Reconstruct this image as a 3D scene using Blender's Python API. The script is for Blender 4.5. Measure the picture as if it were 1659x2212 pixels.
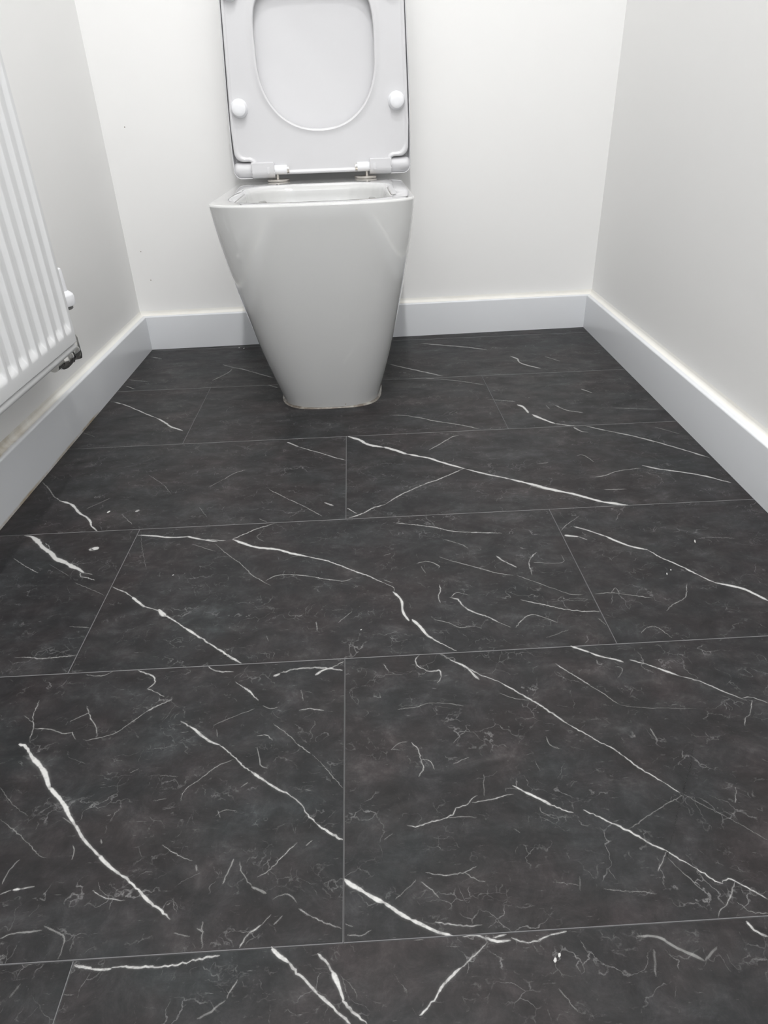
import bpy, bmesh, math, random
from mathutils import Vector, Matrix, noise
random.seed(7)
for o in list(bpy.data.objects): bpy.data.objects.remove(o)
SC = bpy.context.scene
COL = SC.collection

# ------------------------------------------------------------------ camera
cam_d = bpy.data.cameras.new('camera'); cam = bpy.data.objects.new('camera', cam_d); COL.objects.link(cam)
cam_d.sensor_fit = 'HORIZONTAL'; cam_d.sensor_width = 36.0; cam_d.lens = 36.0*1468.893/1659.0
cam_d.clip_start = 0.02
_r = (0.9985334681760326, -0.04499390963270729, -0.030107491232379678)
_d = (-0.048788057415096675, -0.5068227159054999, -0.8606686122404107)
_f = (0.023465685287356933, 0.86087530034154, -0.508274609710005)
M = Matrix(((_r[0], -_d[0], -_f[0], 0.03345), (_r[1], -_d[1], -_f[1], -1.17036), (_r[2], -_d[2], -_f[2], 0.52286), (0, 0, 0, 1)))
cam.matrix_world = M
SC.camera = cam

# ------------------------------------------------------------------ exposure, world, lights
SC.view_settings.view_transform = 'Standard'; SC.view_settings.look = 'None'
SC.view_settings.gamma = 1.0; SC.view_settings.use_curve_mapping = False
SC.view_settings.exposure = -0.05
w = bpy.data.worlds.new('world'); SC.world = w; w.use_nodes = True
w.node_tree.nodes['Background'].inputs[0].default_value = (0.8, 0.85, 1, 1)
w.node_tree.nodes['Background'].inputs[1].default_value = 0.05
ROOM_H = 2.60
FRONT_Y = -2.45
LIGHTS = [(0.08, -0.55, 12.5), (0.06, -1.25, 14.5), (0.06, -2.02, 14.0)]     # x, y, watts of the ceiling downlights; the middle one is added fill
def lamp(x, y, p):
    l = bpy.data.lights.new('downlight_lamp', 'AREA'); l.shape = 'DISK'; l.size = 0.085; l.energy = p
    l.color = (1.0, 0.99, 0.98)
    o = bpy.data.objects.new('downlight_lamp', l); COL.objects.link(o); o.location = (x, y, ROOM_H-0.012)
    return o

# ------------------------------------------------------------------ helpers
def mat(name, col, rough=0.5, coat=0.0, metal=0.0, spec=0.5):
    m = bpy.data.materials.new(name); m.use_nodes = True
    b = m.node_tree.nodes['Principled BSDF']
    b.inputs['Base Color'].default_value = (*col, 1); b.inputs['Roughness'].default_value = rough
    b.inputs['Metallic'].default_value = metal; b.inputs['Coat Weight'].default_value = coat
    b.inputs['Coat Roughness'].default_value = 0.03; b.inputs['Specular IOR Level'].default_value = spec
    return m
def N(m, t, **kw):
    n = m.node_tree.nodes.new(t)
    for k, v in kw.items():
        if k.startswith('i_'): n.inputs[k[2:].replace('_', ' ')].default_value = v
        else: setattr(n, k, v)
    return n
def L(m, a, b): m.node_tree.links.new(a, b)
def ramp(m, src, stops):
    r = N(m, 'ShaderNodeValToRGB'); e = r.color_ramp.elements
    while len(e) < len(stops): e.new(0.5)
    for el, (p, c) in zip(e, stops): el.position = p; el.color = (*c, 1) if len(c) == 3 else c
    L(m, src, r.inputs[0]); return r.outputs[0]
def mathn(m, op, a, b=None, clamp=False):
    n = N(m, 'ShaderNodeMath', operation=op, use_clamp=clamp)
    for i, v in enumerate((a, b)):
        if v is None: continue
        if isinstance(v, (int, float)): n.inputs[i].default_value = v
        else: L(m, v, n.inputs[i])
    return n.outputs[0]
def mixc(m, f, a, b, blend='MIX'):
    n = N(m, 'ShaderNodeMix', data_type='RGBA', blend_type=blend)
    for i, v in ((0, f), (6, a), (7, b)):
        if isinstance(v, (int, float)): n.inputs[i].default_value = v
        elif isinstance(v, tuple): n.inputs[i].default_value = (*v, 1)
        else: L(m, v, n.inputs[i])
    return n.outputs[2]
def mapped(m, scale, rot=(0, 0, 0), coord='Object', rnd=False):
    tc = N(m, 'ShaderNodeTexCoord'); mp = N(m, 'ShaderNodeMapping')
    mp.inputs['Scale'].default_value = scale; mp.inputs['Rotation'].default_value = rot
    L(m, tc.outputs[coord], mp.inputs[0])
    if rnd:
        oi = N(m, 'ShaderNodeObjectInfo'); c = N(m, 'ShaderNodeCombineXYZ')
        a = mathn(m, 'MULTIPLY', oi.outputs['Random'], 37.0); b = mathn(m, 'MULTIPLY', oi.outputs['Random'], 91.0)
        L(m, a, c.inputs[0]); L(m, b, c.inputs[1]); L(m, c.outputs[0], mp.inputs['Location'])
    return mp.outputs[0]
def noisen(m, vec, scale, detail=4, rough=0.5, dist=0.0):
    n = N(m, 'ShaderNodeTexNoise'); n.inputs['Scale'].default_value = scale; n.inputs['Detail'].default_value = detail
    n.inputs['Roughness'].default_value = rough; n.inputs['Distortion'].default_value = dist
    L(m, vec, n.inputs['Vector']); return n.outputs[0]
def bump(m, h, strength, dist=0.001):
    b = N(m, 'ShaderNodeBump'); b.inputs['Strength'].default_value = strength; b.inputs['Distance'].default_value = dist
    L(m, h, b.inputs['Height']); L(m, b.outputs[0], m.node_tree.nodes['Principled BSDF'].inputs['Normal'])

def empty(name, loc, rz=0, parent=None, label=None, cat=None, group=None):
    o = bpy.data.objects.new(name, None); COL.objects.link(o); o.empty_display_size = 0.1
    if parent: o.parent = parent
    o.location = loc; o.rotation_euler = (0, 0, rz)
    if label: o['label'] = label
    if cat: o['category'] = cat
    if group: o['group'] = group
    return o
def link(name, me, m, parent=None, loc=(0, 0, 0), rz=0, smooth=True, label=None, kind=None):
    o = bpy.data.objects.new(name, me); COL.objects.link(o)
    if parent: o.parent = parent
    o.location = loc; o.rotation_euler = (0, 0, rz)
    if m is not None:
        if isinstance(m, (list, tuple)):
            for x in m: me.materials.append(x)
        elif not me.materials: me.materials.append(m)
    if smooth: me.polygons.foreach_set('use_smooth', [True]*len(me.polygons))
    if label: o['label'] = label
    if kind: o['kind'] = kind
    return o
def sharp(o, ang=35):
    me = o.data; bm = bmesh.new(); bm.from_mesh(me)
    for e in bm.edges:
        if len(e.link_faces) == 2 and e.calc_face_angle(0) > math.radians(ang): e.smooth = False
    bm.to_mesh(me); bm.free(); return o
def bmobj(name, bm, m, parent=None, **kw):
    bmesh.ops.recalc_face_normals(bm, faces=bm.faces)
    me = bpy.data.meshes.new(name); bm.to_mesh(me); bm.free()
    return sharp(link(name, me, m, parent, **kw))
def box(bm, x0, x1, y0, y1, z0, z1, bev=0.0, seg=2):
    r = bmesh.ops.create_cube(bm, size=1.0, matrix=Matrix.Translation(((x0+x1)/2, (y0+y1)/2, (z0+z1)/2)) @ Matrix.Diagonal((x1-x0, y1-y0, z1-z0, 1)))
    if bev:
        es = list({e for v in r['verts'] for e in v.link_edges})
        bmesh.ops.bevel(bm, geom=es, offset=bev, segments=seg, profile=0.5, affect='EDGES')
def lathe(bm, prof, seg=40, mtx=Matrix()):
    """prof: list of (radius, height) turned round local z."""
    rings = []
    for r, h in prof:
        if r < 1e-6: rings.append([bm.verts.new(mtx @ Vector((0, 0, h)))])
        else: rings.append([bm.verts.new(mtx @ Vector((r*math.cos(2*math.pi*i/seg), r*math.sin(2*math.pi*i/seg), h))) for i in range(seg)])
    for a, b in zip(rings, rings[1:]):
        for i in range(seg):
            j = (i+1) % seg
            if len(a) == 1 and len(b) == 1: continue
            if len(a) == 1: bm.faces.new((a[0], b[i], b[j]))
            elif len(b) == 1: bm.faces.new((a[i], a[j], b[0]))
            else: bm.faces.new((a[i], a[j], b[j], b[i]))
AX = Matrix.Rotation(math.pi/2, 4, 'Y')                    # local z -> x
AYm = Matrix.Rotation(math.pi/2, 4, 'X')                   # local z -> -y
def T(x, y, z): return Matrix.Translation((x, y, z))
def loft(bm, rings, cap0=False, cap1=False):
    vs = [[bm.verts.new(p) for p in r] for r in rings]; n = len(vs[0])
    for a, b in zip(vs, vs[1:]):
        for i in range(n): bm.faces.new((a[i], a[(i+1) % n], b[(i+1) % n], b[i]))
    if cap0: bm.faces.new(vs[0])
    if cap1: bm.faces.new(list(reversed(vs[-1])))
    return vs
def fillet(pts, rad, seg=10):
    """round the corners of a closed polygon"""
    out = []; n = len(pts)
    for i, p in enumerate(pts):
        r = rad[i]; p = Vector(p)
        if r <= 0: out.append(p); continue
        a = (Vector(pts[i-1])-p); b = (Vector(pts[(i+1) % n])-p); la, lb = a.length, b.length; a.normalize(); b.normalize()
        half = a.angle(b)/2; d = min(r/math.tan(half), la*0.49, lb*0.49); r = d*math.tan(half)
        c = p+(a+b).normalized()*(r/math.sin(half)); s = p+a*d; e = p+b*d
        a0 = math.atan2(s.y-c.y, s.x-c.x); a1 = math.atan2(e.y-c.y, e.x-c.x); da = (a1-a0+math.pi) % (2*math.pi)-math.pi
        for k in range(seg+1): t = a0+da*k/seg; out.append(c+Vector((math.cos(t), math.sin(t)))*r)
    return out
def by_angle(poly, cx, cy, n, start=0.0):
    """sample a closed star-shaped outline at n directions seen from (cx, cy)"""
    out = []; m = len(poly); c = Vector((cx, cy))
    for k in range(n):
        t = start+2*math.pi*k/n; d = Vector((math.cos(t), math.sin(t))); best = None
        for i in range(m):
            a = poly[i]-c; b = poly[(i+1) % m]-c; e = b-a
            den = d.x*e.y-d.y*e.x
            if abs(den) < 1e-12: continue
            s = (a.x*e.y-a.y*e.x)/den; u = (a.x*d.y-a.y*d.x)/den
            if s > 0 and -1e-6 <= u <= 1+1e-6 and (best is None or s > best): best = s
        out.append(c+d*(best or 0.01))
    return out
def inset(poly, d):
    """offset a counter-clockwise outline inwards by d, vertex for vertex"""
    n = len(poly); out = []
    for i, p in enumerate(poly):
        t = (poly[(i+1) % n]-poly[i-1]); t = t.normalized() if t.length > 1e-9 else Vector((1, 0))
        out.append(p+Vector((-t.y, t.x))*d)
    return out
VEINS=[
(1.69,0.75,[-508.1,239.3,-478.1,220.8,-439.0,184.7,-407.0,153.2,-386.0,134.8]),
(2.43,0.85,[-386.0,134.8,-362.6,108.2,-347.2,86.7,-330.8,73.4,-316.9,60.7]),
(1.91,0.35,[-304.6,461.1,-272.5,434.1,-241.9,412.9]),
(2.34,0.5,[-260.6,429.1,-241.9,412.9,-208.0,381.7,-169.5,347.7]),
(1.5,0.35,[-276.3,422.6,-280.9,398.0,-310.1,345.5]),
(2.14,0.6,[-178.2,302.4,-152.8,279.8]),
(2.2,0.45,[-500.8,548.8,-466.8,528.9]),
(1.88,0.55,[-502.6,334.9,-478.6,313.8]),
(1.68,0.3,[-509.6,379.4,-455.6,356.6]),
(0.89,0.35,[-515.6,76.6,-482.8,51.0]),
(1.81,0.6,[-109.6,-13.8,-86.8,-36.5]),
(1.36,0.6,[-86.8,-36.5,-60.5,-57.0,-39.2,-72.7,-18.4,-90.0,2.0,-103.2]),
(0.79,0.5,[-125.7,-193.4,-100.8,-221.3,-69.7,-250.2,-36.1,-288.5]),
(1.14,0.4,[-203.3,-151.5,-190.7,-131.7,-172.6,-120.6]),
(0.88,0.3,[-225.7,-177.8,-203.6,-149.8]),
(0.99,0.6,[-515.2,-128.0,-490.0,-159.2,-473.1,-184.4,-457.0,-201.2]),
(2.05,0.9,[-460.2,-199.4,-439.8,-210.4,-427.6,-222.6,-412.0,-244.2,-398.5,-255.9,-388.8,-268.5,-381.9,-282.6,-367.7,-300.3]),
(3.38,0.9,[-473.7,-301.9,-459.6,-307.7,-445.9,-321.4,-432.9,-337.8,-418.2,-351.0,-404.3,-366.7,-391.3,-376.3,-374.2,-389.0,-357.5,-401.3,-351.9,-407.2]),
(0.9,0.6,[-357.8,-405.0,-352.9,-415.0,-344.2,-418.4,-331.1,-425.7]),
(0.65,0.55,[-434.3,-325.5,-422.8,-338.7,-421.0,-347.8]),
(0.68,0.5,[-356.2,-405.2,-338.6,-412.0]),
(4.85,0.9,[-360.7,-353.2,-358.9,-348.7,-350.7,-345.8]),
(1.84,0.85,[-304.4,-317.0,-281.1,-320.4,-252.5,-328.0,-225.9,-328.0]),
(1.64,0.85,[-231.2,-326.2,-207.5,-337.1,-182.9,-345.5]),
(1.18,0.55,[-200.8,-337.7,-183.5,-341.8,-171.7,-343.4]),
(1.08,0.55,[-163.8,-341.1,-145.7,-327.2,-127.2,-313.0,-104.4,-302.1]),
(2.31,0.9,[-162.1,-341.3,-142.1,-355.2,-124.5,-365.7,-97.9,-372.8,-74.5,-384.8,-51.5,-395.3]),
(1.17,0.8,[-54.8,-393.9,-22.7,-409.0,2.4,-427.5,26.7,-445.3,49.8,-464.1]),
(0.54,0.5,[49.2,-464.0,60.6,-473.4,61.4,-485.6]),
(1.72,0.9,[59.5,-483.0,69.2,-500.4,69.4,-518.7,72.5,-534.3,76.0,-542.0]),
(1.99,0.9,[79.6,-539.2,88.6,-554.8,95.3,-569.6,101.3,-576.1]),
(0.88,0.7,[98.9,-573.9,112.0,-586.8,124.9,-598.2]),
(0.88,0.7,[-303.4,-442.3,-283.0,-456.4,-267.6,-469.8]),
(2.16,0.9,[-270.9,-466.2,-263.4,-474.9,-249.7,-488.6]),
(0.98,0.8,[-254.6,-486.3,-241.7,-492.0,-228.9,-497.6]),
(2.62,0.9,[-231.6,-494.7,-226.7,-500.9,-220.1,-509.1]),
(1.11,0.85,[-222.8,-505.7,-204.1,-520.4,-186.9,-536.7]),
(1.84,0.9,[-190.4,-533.1,-178.7,-543.6,-167.3,-553.9]),
(1.04,0.85,[-170.7,-550.4,-151.5,-567.9,-136.3,-580.7,-115.5,-599.2]),
(0.56,0.5,[-185.2,-351.3,-160.8,-382.7,-142.0,-404.0,-122.9,-432.3,-96.1,-457.6]),
(0.87,0.55,[-104.6,-446.8,-89.1,-435.3,-64.7,-436.4,-43.1,-442.9,-27.7,-448.3,-3.6,-455.5,8.5,-450.4]),
(0.46,0.4,[-357.8,-427.6,-331.0,-445.0,-308.4,-460.1]),
(0.61,0.55,[-463.5,-362.6,-443.5,-380.1,-414.7,-401.7]),
(0.5,0.4,[-332.0,-518.6,-305.4,-523.8]),
(0.77,0.5,[-376.8,-569.6,-360.6,-570.8,-341.1,-574.3,-305.7,-571.3]),
(0.54,0.5,[-8.5,-538.5,8.2,-518.1]),
(0.54,0.5,[-34.8,-534.2,-32.7,-551.2]),
(0.33,0.4,[-92.0,-554.6,-88.2,-565.0]),
(1.74,0.6,[-33.9,-246.4,-19.3,-258.7]),
(0.28,0.4,[-302.1,-306.4,-285.5,-360.0,-268.6,-406.4]),
(0.56,0.3,[-338.0,-120.7,-305.8,-157.6,-282.0,-195.7]),
(0.47,0.35,[-228.7,-241.9,-210.2,-275.3]),
(0.56,0.4,[-345.8,-251.9,-320.8,-285.0]),
(1.01,0.7,[2.2,-267.9,16.2,-285.3]),
(1.24,0.65,[4.0,-297.7,23.2,-287.3,41.2,-271.7,58.9,-262.7]),
(3.27,0.6,[-325.1,-248.3,-321.9,-241.5]),
(0.74,0.4,[-130.2,-286.3,-116.8,-299.0]),
(0.6,0.35,[-218.5,-348.3,-182.0,-370.5]),
(0.5,0.35,[-122.4,-326.3,-127.7,-338.3,-116.3,-351.6]),
(0.44,0.3,[-408.7,-380.4,-368.7,-413.6]),
(0.82,0.3,[-407.2,-231.8,-377.9,-197.7]),
(3.76,0.9,[3.1,-0.4,23.3,-18.3,39.9,-40.4,60.5,-52.6,68.3,-56.4]),
(3.55,0.9,[67.6,-53.4,87.6,-70.2,106.9,-88.5]),
(2.84,0.9,[105.0,-86.4,130.4,-100.4,147.5,-111.4,167.5,-129.8,199.6,-155.1]),
(1.96,0.8,[199.6,-155.1,227.5,-175.0,268.7,-199.9]),
(3.33,0.9,[267.0,-198.9,301.1,-223.1,332.5,-245.5,363.4,-265.0,392.5,-286.8,425.2,-299.9]),
(1.46,0.5,[293.8,-222.3,315.5,-240.0]),
(1.24,0.65,[200.0,-152.6,157.0,-184.3,128.6,-201.6,104.7,-218.8,81.1,-239.3,58.2,-264.1]),
(1.3,0.5,[147.0,-76.7,168.2,-54.6,192.8,-26.9,209.0,-18.3]),
(3.25,0.5,[191.6,566.1,248.7,539.5,304.7,515.5,349.6,485.7]),
(2.7,0.55,[99.5,411.2,146.3,369.1,181.5,339.7,217.9,307.8]),
(1.79,0.35,[167.5,303.5,237.6,277.4,298.9,241.2]),
(1.61,0.45,[83.4,93.9,124.3,84.3,171.7,54.1,218.0,29.5,253.7,3.3]),
(3.0,0.65,[396.4,430.5,408.4,407.3,409.9,375.6,430.8,347.3,448.3,330.1]),
(2.99,0.85,[346.4,118.0,356.9,101.6,359.2,70.8]),
(3.64,0.85,[364.6,64.2,380.6,36.6,397.3,14.3]),
(2.21,0.6,[397.3,14.3,420.7,2.7,432.9,-0.9]),
(1.61,0.35,[293.6,154.2,347.5,134.5]),
(2.07,0.35,[477.7,415.5,503.8,376.5]),
(2.26,0.4,[498.2,189.9,515.1,164.2]),
(1.88,0.4,[421.5,106.3,437.0,77.2,464.8,61.8]),
(0.94,0.35,[403.2,108.5,405.5,89.6]),
(2.08,0.5,[449.9,-2.8,481.2,-28.0]),
(2.17,0.6,[481.2,-28.0,512.3,-50.4,544.2,-78.3,573.4,-108.9,598.0,-136.9,616.5,-158.0]),
(1.82,0.45,[427.1,-5.7,434.6,-24.8,447.4,-32.6]),
(2.15,0.75,[493.9,-173.1,519.9,-191.2,549.1,-204.2,576.6,-219.3,608.8,-246.5]),
(1.09,0.5,[395.9,-206.4,419.8,-203.2,447.3,-189.5,488.4,-182.8]),
(1.25,0.55,[69.4,-317.2,106.2,-327.2,132.2,-337.3,154.2,-348.8,186.6,-355.0,222.2,-360.1]),
(0.95,0.4,[396.2,-127.1,409.2,-123.9,418.6,-152.0]),
(1.22,0.35,[322.2,-150.6,343.0,-146.6]),
(1.12,0.35,[404.8,-249.0,440.8,-251.1]),
(1.35,0.25,[525.7,78.8,616.2,60.6]),
(1.13,0.3,[574.4,-22.6,607.4,-58.0]),
(2.16,0.8,[308.2,-373.6,326.4,-378.9]),
(1.02,0.6,[326.4,-378.9,336.6,-388.3]),
(0.51,0.4,[306.6,-361.2,323.5,-342.5,344.3,-323.5]),
(1.84,0.7,[327.4,-352.4,344.2,-363.4,364.5,-382.4]),
(2.04,0.85,[363.5,-380.5,385.5,-406.2,409.2,-419.8]),
(1.29,0.8,[408.1,-418.6,420.1,-440.2,438.7,-462.1,452.8,-484.9,466.2,-500.8]),
(2.28,0.9,[464.0,-499.2,489.8,-512.5,500.6,-525.1,509.8,-539.6]),
(0.56,0.5,[382.0,-548.9,395.4,-536.8,414.7,-524.8,429.4,-497.7]),
(1.16,0.6,[203.5,-415.3,211.7,-429.8,225.7,-444.4]),
(0.9,0.6,[215.3,-512.7,238.4,-523.7,261.0,-534.5,281.7,-540.7,304.7,-543.0]),
(0.64,0.6,[259.6,-412.0,250.8,-422.3,243.1,-435.3,242.5,-451.2,241.1,-464.0]),
(0.89,0.5,[127.0,-411.3,144.2,-423.8,167.2,-436.6,186.6,-448.9,206.0,-458.4,217.4,-461.9]),
(0.6,0.4,[221.8,-462.3,253.2,-487.4,277.4,-506.3,293.9,-509.1]),
(0.73,0.6,[119.8,-473.6,119.9,-485.8,115.6,-497.3,116.9,-511.3]),
(1.1,0.65,[129.7,-500.8,139.0,-506.3,143.0,-518.0,152.5,-530.0,170.0,-542.3,181.6,-553.9]),
(0.64,0.5,[131.1,-500.9,139.5,-492.2,154.6,-498.2]),
(0.6,0.4,[181.6,-553.9,193.4,-563.2]),
(0.75,0.55,[198.7,-563.7,209.9,-549.9,222.7,-542.3,237.5,-550.0,248.8,-559.4]),
(0.62,0.45,[105.1,-541.3,122.1,-549.1,134.5,-558.5,148.2,-557.5]),
(0.9,0.45,[94.4,-424.8,107.2,-420.5,116.2,-424.1,124.5,-432.9,122.4,-438.0]),
(0.51,0.4,[100.0,-430.7,104.6,-446.9]),
(0.71,0.45,[308.5,-508.9,328.9,-508.3,349.8,-514.7,375.5,-522.9]),
(0.46,0.35,[298.1,-555.0,303.5,-568.0]),
(0.53,0.4,[337.9,-585.0,349.4,-575.8,359.9,-576.7,369.7,-595.5]),
(1.09,0.4,[240.3,-398.8,244.3,-402.0]),
(0.78,0.4,[138.5,-368.9,159.4,-382.7,168.9,-395.2]),
(0.55,0.35,[247.7,-435.7,287.0,-439.2,290.6,-420.3]),
(0.56,0.4,[328.2,-510.5,337.7,-499.5,339.4,-511.5]),
(0.47,0.35,[391.3,-342.4,405.6,-320.6]),
(0.76,0.3,[496.3,-395.8,538.5,-402.7]),
(0.78,0.4,[52.0,-401.8,61.8,-397.0]),
(0.43,0.35,[228.8,-584.3,258.7,-572.6]),
(0.8,0.4,[49.5,-457.5,61.1,-465.1]),
(0.48,0.35,[44.7,-565.6,61.2,-558.8]),
(1.56,0.85,[252.4,-599.8,262.2,-606.3,270.9,-611.9]),
(1.34,0.8,[269.9,-611.0,281.5,-619.0,295.0,-624.8,302.2,-629.7]),
(0.96,0.7,[309.7,-626.4,326.6,-635.6]),
(1.32,0.75,[325.6,-634.8,342.2,-646.7,353.6,-655.1]),
(0.91,0.65,[352.7,-654.4,367.7,-662.3,383.7,-675.1,393.9,-684.0,402.3,-690.9]),
(0.68,0.6,[403.1,-689.4,413.6,-689.9,424.3,-698.2]),
(0.4,0.5,[410.7,-693.1,399.3,-710.7,392.7,-714.6,387.2,-724.5]),
(0.84,0.6,[228.6,-625.5,237.8,-638.0,248.8,-651.6,255.9,-660.5]),
(0.65,0.45,[254.9,-659.8,266.0,-674.4,275.8,-687.8]),
(0.32,0.3,[275.8,-687.8,290.3,-693.5,350.8,-700.1]),
(0.59,0.45,[105.2,-600.1,116.7,-611.4]),
(1.43,0.75,[115.4,-611.3,128.1,-621.4,135.5,-630.8,142.5,-644.5]),
(0.76,0.6,[130.2,-624.0,150.0,-640.7,163.4,-648.5]),
(1.08,0.75,[162.3,-647.8,175.5,-661.1,187.3,-673.4,198.7,-685.2,209.4,-698.3,219.8,-710.9]),
(0.79,0.7,[218.8,-710.3,233.8,-724.8,243.9,-735.3,251.9,-741.3,260.0,-752.6]),
(0.89,0.75,[258.6,-750.4,266.9,-763.4,276.1,-772.9,285.0,-782.1]),
(0.6,0.65,[284.2,-781.6,294.8,-793.5]),
(0.39,0.28,[294.8,-793.5,312.0,-809.7,329.0,-824.1,346.8,-842.1]),
(0.8,0.65,[83.1,-600.6,77.3,-608.3,80.2,-619.5,92.0,-627.5,102.1,-627.2,102.7,-637.1,97.5,-645.2]),
(0.68,0.5,[42.5,-613.0,47.1,-624.1]),
(0.47,0.45,[53.7,-679.2,72.7,-677.5,84.9,-673.1,106.0,-675.3,120.8,-679.5]),
(0.41,0.45,[160.3,-664.9,173.2,-672.3,186.6,-676.5]),
(0.59,0.65,[53.5,-809.1,63.2,-810.8,73.3,-807.6,85.6,-804.6,93.9,-801.9,96.8,-795.3,107.3,-792.5,113.4,-786.0,117.8,-784.4]),
(0.51,0.55,[111.6,-791.2,128.2,-789.3,141.0,-786.2,149.5,-784.9]),
(0.33,0.4,[85.6,-804.6,99.6,-804.0,113.2,-805.8]),
(0.56,0.55,[64.4,-721.2,70.2,-731.2,71.0,-742.0,73.0,-752.5,67.6,-761.0]),
(0.43,0.5,[71.1,-741.5,79.8,-745.2,83.1,-754.5]),
(0.39,0.4,[43.9,-729.4,51.0,-723.0,60.0,-720.9]),
(0.86,0.8,[150.4,-775.8,160.1,-783.7]),
(1.46,0.9,[158.3,-782.4,172.4,-792.3,180.0,-798.6]),
(0.83,0.85,[179.2,-797.6,187.9,-803.0,196.8,-806.9]),
(0.84,0.8,[205.5,-804.4,217.2,-811.8,228.2,-820.6]),
(1.17,0.85,[226.7,-819.0,237.8,-826.6,246.5,-834.5]),
(0.92,0.8,[245.8,-833.8,252.1,-840.0,260.6,-845.0]),
(0.66,0.75,[260.0,-844.2,269.5,-853.1,279.9,-863.4,289.9,-873.4,293.9,-874.6]),
(0.69,0.75,[293.3,-874.0,297.0,-872.0,302.3,-872.3,306.7,-876.3,314.5,-882.2,321.5,-888.9]),
(0.44,0.5,[303.2,-874.2,296.2,-882.9,288.6,-891.2,281.1,-895.9,278.2,-900.0]),
(0.48,0.5,[260.9,-846.6,253.3,-856.0,248.0,-862.3]),
(0.44,0.35,[259.8,-851.5,267.5,-866.4,275.2,-875.8]),
(1.96,0.95,[0.0,-852.3,3.0,-855.3,10.2,-860.4,20.9,-867.5,31.2,-873.5]),
(1.74,0.9,[30.9,-873.1,41.1,-881.1,51.1,-887.7]),
(1.43,0.9,[50.3,-887.1,61.0,-892.8,70.9,-897.3,80.7,-900.8]),
(0.82,0.7,[87.4,-901.7,97.6,-901.7,104.0,-904.2]),
(1.06,0.85,[102.5,-903.3,112.1,-906.3,122.3,-906.4]),
(0.71,0.7,[109.2,-903.7,119.8,-901.9]),
(0.57,0.6,[122.7,-904.5,133.6,-908.7,144.0,-907.7]),
(0.84,0.8,[141.5,-907.6,151.6,-904.6]),
(0.62,0.7,[150.8,-904.6,164.2,-902.5]),
(0.67,0.5,[68.2,-890.4,80.1,-892.3,93.6,-894.5,103.2,-894.3]),
(0.46,0.6,[105.4,-906.3,92.0,-916.1,82.7,-923.2]),
(1.12,0.85,[83.6,-922.5,79.1,-925.2,70.1,-932.0,65.4,-937.5]),
(0.73,0.85,[66.3,-936.9,61.8,-941.6,51.5,-950.3]),
(0.47,0.5,[65.1,-851.7,79.5,-854.5,96.2,-853.6,106.2,-848.9]),
(0.39,0.4,[96.2,-853.6,104.5,-859.8,111.4,-862.1]),
(0.46,0.45,[60.7,-858.9,69.1,-865.9,73.7,-872.6]),
(0.27,0.4,[39.9,-871.3,57.2,-856.9]),
(1.23,0.35,[214.1,-909.2,228.2,-910.1,236.0,-916.1,243.8,-921.3,255.0,-928.1]),
(0.78,0.25,[255.0,-928.1,268.1,-919.7]),
(1.2,0.75,[297.4,-903.3,300.0,-910.1,307.5,-914.9]),
(0.49,0.35,[297.6,-889.2,304.9,-897.4,316.1,-898.9]),
(0.28,0.3,[163.5,-865.4,184.2,-869.5]),
(0.37,0.35,[201.1,-873.3,220.0,-876.3,240.4,-879.4]),
(0.35,0.35,[185.5,-862.2,182.6,-873.1]),
(0.62,0.3,[296.2,-720.8,296.9,-736.3]),
(0.45,0.4,[345.5,-791.1,337.2,-806.8]),
(0.49,0.35,[316.1,-748.6,311.8,-757.5]),
(0.37,0.35,[238.6,-824.5,268.2,-809.0,295.8,-796.0]),
(0.44,0.45,[169.7,-799.0,169.4,-804.6,176.4,-808.5]),
(0.33,0.35,[147.4,-822.8,142.5,-818.2]),
(0.31,0.35,[126.6,-762.6,123.7,-785.5]),
(0.37,0.35,[100.9,-749.3,117.0,-742.6]),
(0.42,0.3,[287.9,-652.9,297.4,-639.7,291.2,-635.7]),
(0.36,0.35,[104.1,-725.4,119.8,-709.5]),
(0.32,0.35,[51.6,-902.1,59.3,-901.9]),
(0.58,0.25,[148.2,-939.5,157.6,-954.0]),
(0.95,0.18,[222.4,-918.5,217.1,-936.3]),
(0.46,0.4,[193.8,-723.4,195.4,-734.6,203.0,-739.2]),
(0.47,0.35,[274.9,-623.7,273.9,-630.8,278.9,-631.2]),
(0.41,0.25,[33.2,-821.6,41.3,-815.8]),
(1.25,0.9,[-319.0,-696.8,-310.9,-700.1,-302.9,-709.0]),
(2.42,0.97,[-304.8,-707.0,-291.8,-720.6,-280.9,-731.9,-273.7,-742.6,-268.0,-752.2]),
(1.94,0.95,[-270.6,-749.1,-257.9,-759.7,-248.1,-769.8,-240.7,-779.6,-232.0,-790.3]),
(1.42,0.8,[-234.2,-787.9,-223.5,-800.6,-212.1,-811.9,-201.6,-820.8]),
(1.62,0.88,[-203.0,-819.3,-191.4,-829.5,-179.6,-838.0]),
(1.17,0.85,[-181.6,-836.4,-168.4,-845.4,-158.9,-853.5,-149.8,-861.3,-139.0,-869.1,-131.3,-876.0]),
(0.36,0.35,[-246.0,-781.5,-233.0,-790.2]),
(0.85,0.6,[-165.1,-678.6,-151.6,-688.5]),
(1.31,0.8,[-153.9,-686.3,-140.7,-698.0,-130.0,-707.4,-120.3,-711.7]),
(0.71,0.75,[-121.6,-710.8,-107.3,-724.1,-94.5,-738.3,-84.8,-746.7]),
(1.2,0.8,[-87.3,-744.0,-70.9,-757.8,-59.7,-765.9,-47.7,-773.2]),
(0.71,0.7,[-49.9,-771.4,-37.8,-782.8,-31.2,-793.5,-22.8,-803.0]),
(1.1,0.8,[-23.8,-802.5,-12.7,-811.2,-0.9,-819.0]),
(1.05,0.85,[-146.9,-571.9,-139.3,-578.3,-127.0,-590.6,-115.0,-599.0]),
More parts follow.
